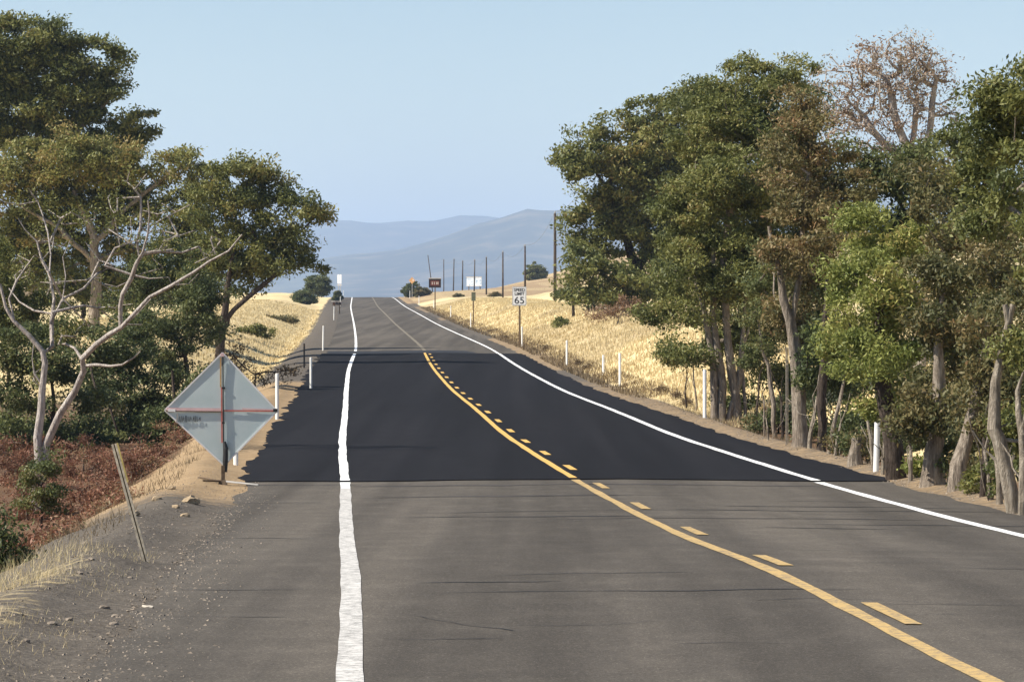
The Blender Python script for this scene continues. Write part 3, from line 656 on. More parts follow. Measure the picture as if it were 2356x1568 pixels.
# undergrowth and small stems between the trunks
for k, (px, py, rx, ry, lf, hgt) in enumerate([(1966, 1062, 26, 40, 'dark', 30), (1995, 1072, 26, 46, 'tan', 40), (2110, 1106, 30, 52, 'bright', 42), (2180, 1120, 26, 60, 'dark', 60), (2262, 1142, 36, 66, 'olive', 60), (1760, 990, 30, 30, 'tan', 24), (1725, 985, 20, 20, 'tan', 16), (1930, 1052, 22, 40, 'tan', 36), (2300, 1160, 30, 62, 'dark', 56), (2230, 1128, 30, 50, 'tan', 50), (1850, 1010, 36, 50, 'dark', 60), (2020, 1070, 30, 50, 'dark', 50)]):
    bb = hit(px, py) + Vector((0, 0.8, 0)); bb.z = float(ground_z(bb.x, bb.y))
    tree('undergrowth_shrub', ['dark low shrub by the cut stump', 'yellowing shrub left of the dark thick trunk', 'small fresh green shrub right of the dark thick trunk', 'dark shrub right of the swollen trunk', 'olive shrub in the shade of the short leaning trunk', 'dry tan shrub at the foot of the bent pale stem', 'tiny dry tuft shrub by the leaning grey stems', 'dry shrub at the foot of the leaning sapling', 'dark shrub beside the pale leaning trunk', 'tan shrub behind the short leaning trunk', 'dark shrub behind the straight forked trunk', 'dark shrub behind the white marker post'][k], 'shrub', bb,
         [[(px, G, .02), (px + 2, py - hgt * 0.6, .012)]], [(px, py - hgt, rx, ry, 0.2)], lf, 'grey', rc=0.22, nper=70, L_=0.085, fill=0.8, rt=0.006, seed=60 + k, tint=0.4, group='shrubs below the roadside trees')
for k, (p0, p1, p2, r, wd) in enumerate([((1580, 940), (1576, 900), (1582, 858), .03, 'dark'), ((1600, 945), (1600, 900), (1596, 850), .035, 'grey'), ((1740, 992), (1742, 930), (1750, 860), .035, 'dark'), ((1760, 1002), (1758, 960), (1755, 905), .03, 'grey'), ((1800, 1010), (1798, 960), (1796, 905), .04, 'dark'),
                                         ((1862, 1030), (1868, 980), (1882, 915), .05, 'pale'), ((1920, 1048), (1926, 1010), (1936, 975), .03, 'pale'), ((1768, 1012), (1766, 985), (1764, 960), .025, 'grey'), ((2012, 1080), (2004, 1010), (1996, 955), .04, 'pale'), ((2030, 1092), (2036, 1010), (2042, 960), .035, 'pale'), ((2094, 1108), (2096, 1060), (2098, 1030), .04, 'grey'),
                                         ((2300, 1160), (2299, 1110), (2296, 1060), .05, 'pale'), ((2316, 1162), (2322, 1110), (2326, 1050), .045, 'pale'), ((2352, 1185), (2352, 1000), (2346, 900), .06, 'pale'), ((2260, 1142), (2264, 1080), (2268, 1010), .05, 'dark'), ((2280, 1150), (2276, 1100), (2270, 1040), .04, 'grey')]):
    bb = hit(*p0); d = bb.y; s = Skel(); rg = np.random.default_rng(200 + k); o = np.array(bb)
    s.path([np.array((0, 0, -0.1)), np.array(P(*p1, d)) - o, np.array(P(*p2, d)) - o + np.array([0, .2, 0])], [r, r * .8, r * .5], -1, 0.02, rg, 0.25)
    e = len(s.p) - 1
    for j in range(3):
        q = s.p[e - j * 2 if e - j * 2 > 0 else e]; s.path([q + np.array([rg.normal() * .25, rg.normal() * .2, .35 + .2 * rg.random()])], [r * .22], max(0, e - j * 2), 0.03, rg, .2)
    t = thing('bare_sapling', ['thin dark sapling in the golden grass at the end of the row', 'thin grey sapling beside the marker post at the leaning stems', 'dark spindly sapling close to the leaning grey stems', 'grey spindly sapling before the bent pale stem', 'dark sapling left of the tall twin stake', 'pale forked sapling right of the straight forked trunk', 'short pale sapling at the foot of the leaning sapling', 'short grey sapling stub in front of the bent pale stem', 'pale sapling leaning left behind the nearest marker post', 'pale sapling leaning right between marker post and dark trunk', 'grey sapling next to the short fence stake', 'pale straight sapling left of the leaning pale trunk', 'pale sapling tight against the leaning pale trunk', 'tall pale sapling beyond the leaning pale trunk', 'dark sapling near the short leaning trunk', 'grey sapling tilted left near the short leaning trunk'][k], 'sapling', bb, 'bare stems between the roadside trunks')
    link('trunk', s.mesh('trunk', M_BARK[wd], rg, .05), t)
for k, (px, d, rx, ry, up) in enumerate([(1790, 96, 46, 40, 46), (1900, 92, 60, 46, 52), (1985, 86, 60, 52, 60), (2080, 82, 62, 60, 62), (2170, 78, 66, 62, 66), (2260, 74, 70, 66, 70), (2340, 70, 70, 70, 76), (1690, 104, 40, 30, 36)]):
    g0 = ground_at(px, d); py = HY - g0.z * F / d
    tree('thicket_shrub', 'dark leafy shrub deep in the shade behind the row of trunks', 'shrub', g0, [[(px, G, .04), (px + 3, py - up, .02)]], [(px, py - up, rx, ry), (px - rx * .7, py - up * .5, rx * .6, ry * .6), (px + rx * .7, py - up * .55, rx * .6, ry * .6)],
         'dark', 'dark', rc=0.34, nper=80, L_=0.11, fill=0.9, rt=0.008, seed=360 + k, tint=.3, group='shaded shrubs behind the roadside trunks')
# cut stump
bb = hit(1968, 1070); s = Skel(); s.path([(0, 0, -.1), (0, 0, .2), (.03, 0, .36), (.02, 0, .46)], [.15, .11, .10, .09], -1, 0.02, np.random.default_rng(1), .12)
t = thing('tree_stump', 'short broken grey stump beside the dirt shoulder', 'stump', bb); link('trunk', s.mesh('trunk', M_BARK['grey'], None, .12), t)
tp = MB(); tp.tube([(.02, 0, .44), (.02, 0, .465)], [.092, .08], 10).build('cut_face', M_BARK['pale'], t)

# ------------------------------------------------------------------ trees on the left of the road
tree('tall_tree', 'tallest green tree at the left, its crown over the other crowns', 'tree', ground_at(70, 203),
     [[(70, G, .5), (76, 560, .38), (70, 400, .28), (110, 220, .16), (150, 120, .08)], [(72, 420, .2), (180, 300, .14), (250, 230, .08)], [(70, 400, .2), (0, 260, .14), (-40, 150, .08)]],
     [(50, 120, 95, 80), (-60, 110, 110, 90), (140, 110, 80, 56), (210, 150, 76, 66), (235, 225, 62, 70), (150, 220, 110, 80), (0, 240, 120, 80), (285, 285, 52, 45, 0, .8), (335, 310, 36, 26, 0, .55), (20, 48, 60, 32), (100, 62, 60, 26, 0, .8), (-90, 300, 120, 90), (268, 130, 26, 40, 0, .7), (200, 330, 110, 60), (90, 305, 120, 60), (300, 350, 70, 46), (40, 180, 110, 70)],
     'olive', 'grey', rc=0.75, nper=120, L_=0.24, wf=0.45, fill=1.0, rt=0.026, seed=51, tint=0.36)
tree('spreading_tree', 'wide spreading yellowish green tree below the tallest crown', 'tree', ground_at(215, 186),
     [[(215, G, .36), (222, 650, .27), (215, 540, .2), (170, 440, .1)], [(218, 560, .16), (300, 470, .11), (390, 400, .06)], [(216, 600, .14), (130, 520, .1), (40, 470, .06)]],
     [(120, 370, 120, 70, 0, 1, .66), (20, 410, 110, 80, 0, 1, .6), (240, 370, 110, 62, 0, 1, .6), (340, 385, 90, 52, 0, 1, .62), (430, 392, 52, 52, 0, .8), (160, 470, 130, 62, 1), (300, 470, 120, 62, 1), (50, 530, 100, 70, 2, .8), (420, 470, 70, 62), (470, 440, 50, 60, 1), (480, 530, 60, 60, 1), (400, 560, 90, 62, 1, .9), (270, 570, 100, 55, 2, .7), (150, 590, 90, 45, 2, .8), (60, 640, 110, 60, 3, .8), (330, 650, 90, 60, 3, .9), (220, 650, 90, 50, 3, 1), (450, 640, 60, 60, 3), (120, 530, 110, 60, 2), (370, 610, 80, 50, 2), (480, 590, 50, 50, 2), (30, 580, 90, 60, 2)],
     'olive', 'grey', rc=0.66, nper=115, L_=0.21, wf=0.45, fill=1.05, rt=0.022, seed=52, tint=0.44)
tree('oak_tree', 'rounded green tree with a forked dark trunk on the golden left bank', 'tree', ground_at(505, 170),
     [[(505, G, .28), (509, 755, .2), (518, 715, .16), (524, 650, .12), (540, 560, .08)], [(512, 760, .15), (538, 712, .11), (565, 688, .09), (600, 660, .06), (660, 610, .04)], [(508, 765, .13), (482, 718, .09), (455, 676, .06), (440, 600, .04)]],
     [(540, 400, 66, 46), (620, 400, 62, 44, 0, 1, .5), (575, 470, 90, 62), (655, 460, 52, 46), (700, 490, 52, 42, -1), (728, 500, 30, 26, -1), (660, 540, 76, 46), (700, 590, 44, 36), (600, 560, 95, 60), (490, 480, 66, 66), (500, 590, 76, 62, 1), (560, 640, 76, 36, 1, .9), (640, 625, 62, 34), (470, 640, 42, 42, 2)],
     'olive', 'dark', rc=0.60, nper=120, L_=0.18, wf=0.5, fill=1.15, rt=0.02, seed=53, tint=0.40)
for k, (px, d, lob) in enumerate([(60, 236, [(60, 640, 80, 52), (0, 690, 70, 40), (110, 600, 70, 50)]), (190, 244, [(190, 630, 80, 56), (240, 690, 60, 36), (130, 690, 60, 34)]), (330, 230, [(330, 640, 80, 60), (290, 700, 50, 34), (380, 690, 60, 40)]), (430, 224, [(430, 640, 60, 62), (450, 710, 50, 40), (480, 660, 40, 50)])]):
    tree('background_tree', ['dark tree behind the tallest trunk at the field edge', 'dark tree behind the spreading trunk at the field edge', 'dark tree at the field edge behind the bare pale limbs', 'dark tree at the field edge behind the rounded tree'][k], 'tree', ground_at(px, d), [[(px, G, .2), (px + 4, 690, .14), (px, 640, .08)]], lob, 'dark', 'dark', rc=0.75, nper=80, L_=0.24, fill=1.1, rt=.02, seed=340 + k, tint=.32)
# bare tree in front, traced limb by limb
_b = lambda x, y: (x * 0.34377, 515.4 + y * 0.34377)
bb = ground_at(85, 74)
def lim(pts, r0, r1, dz=0.0):
    n = len(pts); return [(*_b(*p), r0 + (r1 - r0) * k / (n - 1), dz * k / (n - 1)) for k, p in enumerate(pts)]
t1 = [(_b(238, 0)[0], G, .12)] + lim([(250, 1430), (275, 1250), (285, 1080), (302, 930), (285, 850), (200, 750), (95, 650), (40, 560), (0, 400)], .105, .035)
t2 = [(_b(262, 0)[0], G, .11)] + lim([(310, 1470), (400, 1270), (500, 1120), (560, 980), (550, 900), (640, 810), (730, 740), (815, 690), (880, 620), (1000, 490), (1150, 410), (1300, 320), (1400, 250), (1530, 180), (1620, 70)], .095, .018, -2)
subs = [lim([(810, 690), (805, 560), (820, 470), (880, 360), (910, 270), (955, 190), (990, 60), (1000, -60), (990, -160)], .055, .015, -1),
        lim([(955, 200), (1080, 180), (1220, 190), (1330, 150)], .03, .01), lim([(900, 345), (1000, 365), (1130, 355)], .025, .008), lim([(1060, 180), (1110, 110), (1220, 70), (1310, 40)], .022, .008),
        lim([(930, 210), (915, 120), (940, 20), (945, -120), (940, -180)], .03, .01), lim([(1390, 250), (1400, 210), (1480, 110)], .018, .007), lim([(560, 950), (640, 940), (740, 950), (820, 940), (900, 890), (940, 850)], .045, .012, -1),
        lim([(545, 900), (500, 830), (440, 800), (390, 805)], .04, .02, .6), lim([(290, 860), (350, 820), (345, 650), (362, 500), (330, 330), (280, 240), (250, 120)], .06, .02, 1), lim([(355, 590), (480, 560), (560, 545), (650, 560), (760, 640)], .04, .015, 1),
        lim([(355, 600), (230, 580), (130, 520), (60, 430)], .04, .012, 1), lim([(480, 560), (570, 650), (600, 680)], .02, .01, .5), lim([(830, 670), (900, 620), (1010, 500)], .02, .008), lim([(345, 650), (420, 500), (560, 430), (650, 330), (760, 280)], .035, .01, 1.5),
        lim([(330, 330), (340, 200), (320, 60), (290, -50)], .025, .01, 1), lim([(230, 1000), (215, 900), (230, 760)], .012, .006), lim([(700, 280), (770, 160), (860, 120)], .015, .006, 1), lim([(1000, 60), (1060, -20), (1180, -80), (1270, -130)], .018, .007), lim([(100, 650), (60, 500), (110, 380), (200, 250)], .03, .01, .5), lim([(280, 240), (350, 160), (360, 90)], .014, .006, .5),
        lim([(870, 380), (780, 420), (700, 400)], .015, .006), lim([(1150, 410), (1260, 400), (1330, 330)], .014, .006), lim([(250, 120), (170, 40), (120, -40)], .02, .008), lim([(420, 500), (440, 350), (420, 220), (470, 110)], .02, .008, .5)]
tree('bare_tree', 'pale twisted half bare tree with forked trunk in the roadside gully', 'tree', bb, [t1, t2] + subs,
     [(190, 520, 120, 70, 1.5, .8), (60, 600, 70, 90, 1, .8), (370, 540, 120, 80, .5, .9), (460, 560, 80, 50, -1, .8), (300, 450, 90, 60, 0, .9), (180, 640, 120, 62, 2, .5), (130, 770, 60, 26, .6, .5), (200, 750, 50, 30, .8, .45), (290, 730, 60, 40, .6, .45), (60, 480, 80, 62, 1, .5), (80, 860, 60, 60, .6, .3)],
     'olive', 'twig', rc=0.30, trk=.8, nper=12, L_=0.085, fill=0.9, rt=0.0125, seed=54, tint=0.4, lump=.06)
# dark understory trees and shrubs of the gully
for k, (px, d, lob, lf, tn) in enumerate([
    (430, 128, [(410, 610, 70, 62, 3), (330, 640, 60, 52, 3), (430, 740, 62, 70), (300, 740, 60, 50, 3), (390, 820, 60, 60), (450, 660, 60, 62), (345, 760, 52, 62), (480, 760, 36, 52, 2)], 'dark', .3),
    (300, 112, [(300, 820, 70, 62), (240, 880, 80, 46), (330, 900, 70, 46), (370, 870, 52, 52), (310, 740, 46, 46)], 'dark', .32),
    (120, 104, [(130, 850, 80, 60), (40, 830, 80, 80), (60, 920, 90, 40), (190, 920, 62, 42), (120, 770, 90, 46, 5), (220, 800, 80, 60, 5), (250, 920, 62, 42, 3)], 'dark', .4),
    (20, 118, [(10, 740, 80, 80), (60, 690, 50, 40), (-40, 640, 80, 100)], 'olive', .35),
    (400, 104, [(400, 960, 42, 32), (440, 930, 40, 40), (360, 970, 46, 26), (470, 880, 26, 40, 4)], 'dark', .3)]):
    tree('understory_shrub', ['tall dark shrub beneath the rounded green tree', 'dense dark shrub behind the broken white limb', 'dark shrub thicket behind the pale forked trunk', 'olive shrub in the gully, partly behind dangling bare branches', 'low dark shrub just behind the diamond sign'][k], 'shrub', ground_at(px, d),
         [[(px, G, .09), (px + 4, HY + 3.0 * F / d, .06), (px - 4, HY + 1.9 * F / d, .035)]], lob + [(q[0], HY + 3.75 * F / d, q[2] * 1.1, 40, q[4] if len(q) > 4 else 0, .8) for q in lob], lf, 'dark', rc=0.42, nper=110, L_=0.125, fill=1.0, rt=0.012, seed=70 + k, tint=tn, dscale=1.2)
for k, (px, d, lob, lf, tn) in enumerate([
    (10, 41, [(0, 1270, 46, 70), (-40, 1200, 50, 70), (20, 1345, 36, 50), (-50, 1340, 60, 70)], 'dark', .3),
    (95, 64, [(100, 1080, 42, 40), (70, 1130, 36, 50), (110, 1150, 30, 36)], 'dark', .45)]):
    tree('gully_bush', ['dark green bush on the gully slope below dry grass', 'greenish bush wrapped round the foot of the pale forked trunk'][k], 'bush', ground_at(px, d),
         [[(px, G, .03), (px, HY + 3.1 * F / d, .02)]], lob, lf, 'dark', rc=0.24, nper=90, L_=0.075, fill=0.9, rt=0.007, seed=80 + k, tint=tn, dscale=1.0)
for k, (px, d, rx, ry, h) in enumerate([(30, 84, 110, 62, 46), (190, 88, 110, 50, 40), (320, 86, 100, 42, 34), (60, 70, 100, 60, 46), (190, 70, 90, 50, 40), (300, 71, 80, 40, 26), (110, 56, 90, 44, 36), (230, 56, 80, 36, 24), (90, 47, 70, 36, 26), (400, 92, 60, 36, 30)]):
    g0 = ground_at(px, d); py = HY - g0.z * F / d
    tree('bramble_brush', 'low thicket of dry red brown brush on the gully floor', 'brush', g0, [[(px, G, .015), (px + 3, py - h, .01)]], [(px, py - h * .75, rx, ry * 1.25, 0, .8), (px + rx * .5, py - h, rx * .4, ry * .8, .5, 1.0, .7)],
         'red', 'grey', rc=0.26, nper=55, L_=0.085, wf=.34, fill=0.7, rt=0.007, seed=100 + k, tint=.3 + .07 * (k % 5), dscale=1.3, group='dry red brush on the gully floor')

# ------------------------------------------------------------------ far trees and bushes
def bush_far(px, py, rx, ry, d, lf, name, label, cat, sd, fill=1.2, tn=.4, L_=.3, wood='dark', trunk=True):
    g0 = ground_at(px, d)
    if not trunk: py = HY - g0.z * F / d - ry * .75
    return tree(name, label, cat, g0, [[(px, G, .1 if trunk else .03), (px, py + ry * .3, .06 if trunk else .02)]], [(px, py, rx, ry), (px - rx * .4, py + ry * .25, rx * .6, ry * .6), (px + rx * .4, py + ry * .2, rx * .6, ry * .65)],
                lf, wood, rc=max(.28, rx * d / F / 3.6), nper=60, L_=L_, fill=fill, rt=.015, seed=sd, tint=tn)
bush_far(1233, 629, 24, 22, 840, 'olive', 'lone_tree', 'lone round green tree on the pale sandy rise', 'tree', 301, L_=.5)
bush_far(946, 664, 18, 19, 655, 'dark', 'roadside_bush', 'dark green bush under the orange warning sign', 'bush', 302, L_=.35, trunk=False)
bush_far(972, 672, 22, 13, 640, 'tan', 'roadside_bush', 'greyish bush beside the dark roadside board', 'bush', 303, L_=.3, trunk=False)
bush_far(730, 655, 30, 26, 560, 'dark', 'roadside_tree', 'hazy grey green tree beyond the rounded tree on the left bank', 'tree', 304, L_=.32)
bush_far(700, 668, 30, 18, 520, 'dark', 'roadside_bush', 'hazy bush beneath the hanging branch tips on the left bank', 'bush', 305, L_=.3, trunk=False)
bush_far(777, 668, 11, 13, 600, 'dark', 'roadside_bush', 'narrow dark bush under the white twin panel sign', 'bush', 306, L_=.28, trunk=False)
bush_far(1292, 726, 16, 14, 222, 'olive', 'small_bush', 'small green bush alone in the golden grass', 'bush', 307, L_=.16, trunk=False, fill=.8)
bush_far(1138, 690, 14, 6, 560, 'tan', 'dry_bush', 'low dry bush behind the thin wooden post', 'bush', 308, L_=.26, trunk=False)
bush_far(1054, 686, 12, 5, 560, 'tan', 'dry_bush', 'low tan bush between two utility poles', 'bush', 309, L_=.26, trunk=False)
bush_far(590, 716, 42, 16, 236, 'olive', 'low_bush', 'low spreading green bush on the golden left bank', 'bush', 310, L_=.16, trunk=False)
bush_far(650, 690, 40, 9, 330, 'tan', 'low_bush', 'olive tan scrub far along the left bank', 'bush', 311, L_=.18, trunk=False)
tree('brush_pile', 'pile of dead rusty brown branches beside the bank trees', 'brush', ground_at(1420, 192),
     [[(1420, G, .04), (1425, 725, .03)], [(1422, 730, .05), (1446, 700, .03)]], [(1400, 716, 46, 20), (1440, 704, 46, 24), (1470, 715, 30, 20), (1372, 722, 24, 13)], 'brown', 'pale', rc=0.4, nper=26, L_=0.14, fill=1.4, rt=.014, seed=320, tint=.35)
tree('dead_branches', 'tangle of dead brown branches fallen on the left ditch side', 'brush', ground_at(585, 128),
     [[(585, G, .03), (590, 850, .02)], [(586, 862, .03), (535, 815, .02)], [(588, 862, .03), (660, 852, .02), (705, 838, .012)]], [(570, 845, 46, 26), (540, 815, 30, 26), (620, 868, 42, 16), (510, 830, 30, 36), (660, 852, 30, 9)], 'weed', 'dark', rc=0.34, nper=20, L_=0.12, fill=1.2, rt=.010, seed=321, tint=.3)
for k, (px, py, rx, ry) in enumerate([(1250, 808, 12, 9), (1330, 842, 16, 8), (1350, 850, 12, 6), (1230, 808, 8, 6), (1520, 905, 12, 9), (1555, 918, 10, 9), (1580, 935, 12, 14), (1165, 780, 16, 6), (1130, 765, 16, 6)]):
    g0 = hit(px, py); d = g0.y
    tree('dry_weed', 'brown dry weed clump at the foot of the golden bank', 'weed', g0, [[(px, G, .012), (px, py - ry, .008)]], [(px, py - ry * .8, rx, ry)], 'weed', 'dark', rc=.2, nper=22, L_=.12, wf=.2, fill=1.5, rt=.006, seed=330 + k, tint=.2, group='dry weeds along the bank foot')

# ------------------------------------------------------------------ dry grass, counted by nobody
def grass(name, X, d, h, w, mat, label, rg, lean=0.35):
    n = len(X); z = ground_z(X, d) - 0.02
    az = rg.random(n) * 2 * np.pi; ln = lean * h * rg.random(n)
    b = np.stack([X, d, z], -1); sd = np.stack([np.cos(az), np.sin(az), 0 * az], -1) * (w / 2)[:, None]
    az2 = rg.random(n) * 2 * np.pi
    tip = b + np.stack([np.cos(az2) * ln, np.sin(az2) * ln, h], -1)
    v = np.stack([b - sd, b + sd, tip], 1).reshape(-1, 3)
    me = mesh_np(name, v, np.full(n, 3), np.arange(3 * n), [mat])
    at = me.attributes.new('tint', 'FLOAT', 'POINT')
    t = np.clip(0.45 + 0.30 * fbm(X * 0.5, d * 0.25, 3) + rg.normal(size=n) * .18, 0, 1)
    at.data.foreach_set('value', np.repeat(t, 3).astype(np.float32))
    return tag(link(name, me), label, 'grass', kind='stuff')
rg = np.random.default_rng(77)
def spread(n, d0, d1, o0, o1, side, rg, clump=0.0):
    d = np.exp(rg.random(n) * (math.log(d1) - math.log(d0)) + math.log(d0)); o = o0 + (o1 - o0) * rg.random(n)
    X = xc(d) + side * (HALF + o)
    keep = fbm(X * .6 + 3, d * .4, 3) > clump - 0.5 * rg.random(n)
    return X[keep], d[keep], o[keep]
X, d, o = spread(115000, 98, 470, 2.0, 12, 1, rg, -0.15)
grass('dry_grass', X, d, (.05 + .16 * rg.random(len(X)) ** 2) * sstep(1.7, 3.0, o) + .03, .02 + .00022 * d, M_LEAF['straw'], 'tall golden dry grass covering the right roadside bank', rg)
X, d, o = spread(60000, 126, 480, 3.4, 16, -1, rg, -0.1)
grass('dry_grass', X, d, (.05 + .16 * rg.random(len(X)) ** 2) * sstep(3.0, 4.4, o) + .03, .02 + .00022 * d, M_LEAF['straw'], 'golden dry grass on the bank beyond the ditch', rg)
X, d, o = spread(14000, 17, 36, 1.75, 4.2, -1, rg, 0.22)
grass('dry_grass', X, d, (.05 + .17 * rg.random(len(X)) ** 2) * (0.35 + 0.65 * sstep(2.1, 2.7, o)), .006 + 0 * X, M_LEAF['straw'], 'straw coloured grass tufts along the near gravel verge', rg, .9)
X, d, o = spread(4500, 40, 110, 2.5, 3.8, -1, rg, 0.2)
grass('dry_grass', X, d, .05 + .16 * rg.random(len(X)) ** 2, .012 + 0 * X, M_LEAF['weed'], 'sparse dry weeds on the tan dirt verge edge', rg, .8)
X, d, o = spread(14000, 45, 112, 1.9, 3.4, 1, rg, 0.10)
grass('dry_grass', X, d, .05 + .2 * rg.random(len(X)) ** 2, .012 + 0 * X, M_LEAF['weed'], 'sparse dry weeds below the roadside trees', rg, .8)
X, d, o = spread(22000, 116, 480, 1.5, 2.9, 1, rg, 0.05)
grass('dry_grass', X, d, .06 + .2 * rg.random(len(X)) ** 2, .016 + .00018 * d, M_LEAF['weed'], 'brown weeds along the foot of the golden bank', rg, .8)
# gravel scatter on the near verge
def pebbles(name, X, d, r, mat, label, rg):
    n = len(X); z = np.maximum(ground_z(X, d), np.where(X < xc(d), np.where(X > xc(d) - HALF - SH_L - .1, zroad(d), -99), -99))
    base = np.array([(1, 0, 0), (-.5, .87, 0), (-.5, -.87, 0), (0.1, 0.05, .8), (0, 0, -.6)]); f = np.array([(0, 1, 3), (1, 2, 3), (2, 0, 3), (1, 0, 4), (2, 1, 4), (0, 2, 4)])
    az = rg.random(n) * 6.28; c, s = np.cos(az), np.sin(az)
    v = base[None] * (r[:, None, None] * (0.6 + 0.8 * rg.random((n, 5, 1))))
    v = np.stack([v[..., 0] * c[:, None] - v[..., 1] * s[:, None], v[..., 0] * s[:, None] + v[..., 1] * c[:, None], v[..., 2] * .8], -1) + np.stack([X, d, z], -1)[:, None]
    lp = (f[None] + 5 * np.arange(n)[:, None, None]).ravel()
    return tag(link(name, mesh_np(name, v.reshape(-1, 3), np.full(n * 6, 3), lp, [mat])), label, 'gravel', kind='stuff')
M_ROCK = simple('field_stone', (0.24, 0.20, 0.16), .95, .1, .45, 3.0, bmp=.03)
X, d, o = spread(5500, 17, 60, 1.3, 3.0, -1, rg, 0.1)
o2 = 0.75 + .9 * rg.random(1800) ** .5; d2 = np.exp(rg.random(1800) * 1.1) * 18; X = np.concatenate([X, xc(d2) - HALF - o2]); d = np.concatenate([d, d2])
pebbles('gravel', X, d, .005 + .014 * rg.random(len(X)) ** 3, M_ROCK, 'loose gravel and clods on the near left verge', rg)
X, d, o = spread(5000, 45, 120, 1.0, 2.0, 1, rg, 0.0)
pebbles('gravel', X, d, .008 + .02 * rg.random(len(X)) ** 3, M_ROCK, 'loose gravel on the dirt strip by the trees', rg)

# single rocks
def rock(px, py, r, label, sd, group=None, mat=None, flat=.6):
    g0 = hit(px, py); rg = np.random.default_rng(sd)
    import bmesh
    bm = bmesh.new(); bmesh.ops.create_icosphere(bm, subdivisions=2, radius=r)
    for v in bm.verts:
        n = v.co.normalized(); k = 1 + .22 * math.sin(n.x * 3.1 + sd) * math.cos(n.y * 4.3 - sd) + .16 * rg.normal() * .6
        v.co = Vector((v.co.x * k * 1.25, v.co.y * k, v.co.z * k * flat))
    me = bpy.data.meshes.new('rock'); bm.to_mesh(me); bm.free(); me.materials.append(mat or M_ROCK)
    o = link('rock', me, None, (g0.x, g0.y, g0.z + r * flat * .35)); o.rotation_euler[2] = sd
    return tag(o, label, 'rock', group)
M_PALE_ROCK = simple('pale_stone', (0.52, 0.46, 0.38), .9, .1, .3, 5.0)
rock(440, 1158, .10, 'large tan dirt clod on the verge below the diamond sign', 1, None, simple('dirt_clod', (.34, .26, .17), .95, .1, .3, 8, bmp=.03), .7)
rock(338, 1400, .045, 'flat white stone at the near edge of the pavement', 2, None, M_PALE_ROCK, .45)
for k, (px, py, r) in enumerate([(240, 1400, .035), (160, 1428, .03), (265, 1418, .025), (120, 1440, .03), (210, 1290, .03), (184, 1322, .025), (355, 1262, .02), (60, 1480, .03), (300, 1330, .02), (262, 1440, .028)]):
    rock(px, py, r, 'small grey stone lying on the gravel verge', 10 + k, 'small stones on the gravel verge')
for k, (px, py, r) in enumerate([(360, 1150, .06), (395, 1125, .05), (310, 1185, .06), (405, 1168, .045), (425, 1190, .05)]):
    rock(px, py, r, 'tan dirt clod on the sandy edge of the gully', 40 + k, 'dirt clods along the sandy edge', bpy.data.materials['dirt_clod'], .7)

# ------------------------------------------------------------------ delineator posts
M_POST = simple('white_plastic', (0.80, 0.79, 0.76), .5, .4, .04, 8.0)
M_REFL = simple('reflective_sheeting', (0.72, 0.72, 0.72), .3, .6, .05, 30.0)
def delin_mesh(h, w=0.10):
    vs = []; fs = []; n = 9; rows = [(-.25, 1), (0, 1), (h * .55, 1), (h - .05, 1), (h - .012, .93), (h, .70)]
    for z, s in rows:
        for side in (0, 1):
            for k in range(n):
                a = math.radians(-62 + 124 * k / (n - 1)); r = w / 2 / math.sin(math.radians(62)) - (0.006 if side else 0)
                vs.append((math.sin(a) * r * s, -(math.cos(a) * r - r * .62), z))
    m = 2 * n
    for i in range(len(rows) - 1):
        for k in range(n - 1):
            fs.append((i * m + k, i * m + k + 1, (i + 1) * m + k + 1, (i + 1) * m + k)); fs.append((i * m + n + k + 1, i * m + n + k, (i + 1) * m + n + k, (i + 1) * m + n + k + 1))
        fs.append((i * m + n, i * m, (i + 1) * m, (i + 1) * m + n)); fs.append((i * m + n - 1, i * m + m - 1, (i + 1) * m + m - 1, (i + 1) * m + n - 1))
    t = (len(rows) - 1) * m
    for k in range(n - 1): fs.append((t + k, t + k + 1, t + n + k + 1, t + n + k))
    me = bpy.data.meshes.new('post'); me.from_pydata(vs, [], fs); me.materials.append(M_POST); me.update(); return me
def refl_mesh(h):
    b = MB(); vs = []; n = 5
    for z in (h - .30, h - .08):
        for k in range(n):
            a = math.radians(-40 + 80 * k / (n - 1)); r = .05 / math.sin(math.radians(62)) + .002
            vs.append((math.sin(a) * r, -(math.cos(a) * r - (r - .002) * .62), z))
    me = bpy.data.meshes.new('reflector'); me.from_pydata(vs, [], [(k, k + 1, k + 1 + n, k + n) for k in range(n - 1)]); me.materials.append(M_REFL); me.update(); return me
_dm = {}
def delineator(px, top, bot, label, group=None, lean=0.0, flip=False):
    g0 = hit(px, bot); h = round((bot - top) * g0.y / F * 20) / 20; h = min(max(h, .75), 1.3)
    if h not in _dm: _dm[h] = (delin_mesh(h), refl_mesh(h))
    t = thing('delineator_post', label, 'marker post', g0, group, rz=-.5); t.rotation_euler[1] = lean
    link('post', _dm[h][0], t); link('reflector', _dm[h][1], t)
    return t
RG, LG = 'white marker posts along the grassy bank side', 'white marker posts along the ditch side'
delineator(2015, 945, 1085, 'white marker post in front of the thick dark trunk', None, .03)
delineator(1621, 850, 961, 'white marker post beside the clump of leaning grey stems')
delineator(1426, 813, 890, 'tall white marker post at the dirt strip below the golden bank')
delineator(1388, 815, 862, 'cream marker post set back in golden grass, next to a nearer taller one')
delineator(1304, 783, 842, 'cream marker post in golden grass between brown weed clumps')
delineator(1201, 750, 797, 'white marker post at the foot of the speed limit sign')
delineator(1083, 720, 753, 'white marker post beside the thin wooden post')
delineator(1037, 702, 731, 'white marker post between the wooden post and the dark board', None)
delineator(998, 691, 711, 'white marker post at the foot of the dark roadside board')
for a in [(964, 681, 702), (943, 668, 686), (923, 663, 682), (913, 669, 679)]:
    delineator(*a, 'small far white marker post near the road crest, bush side', RG)
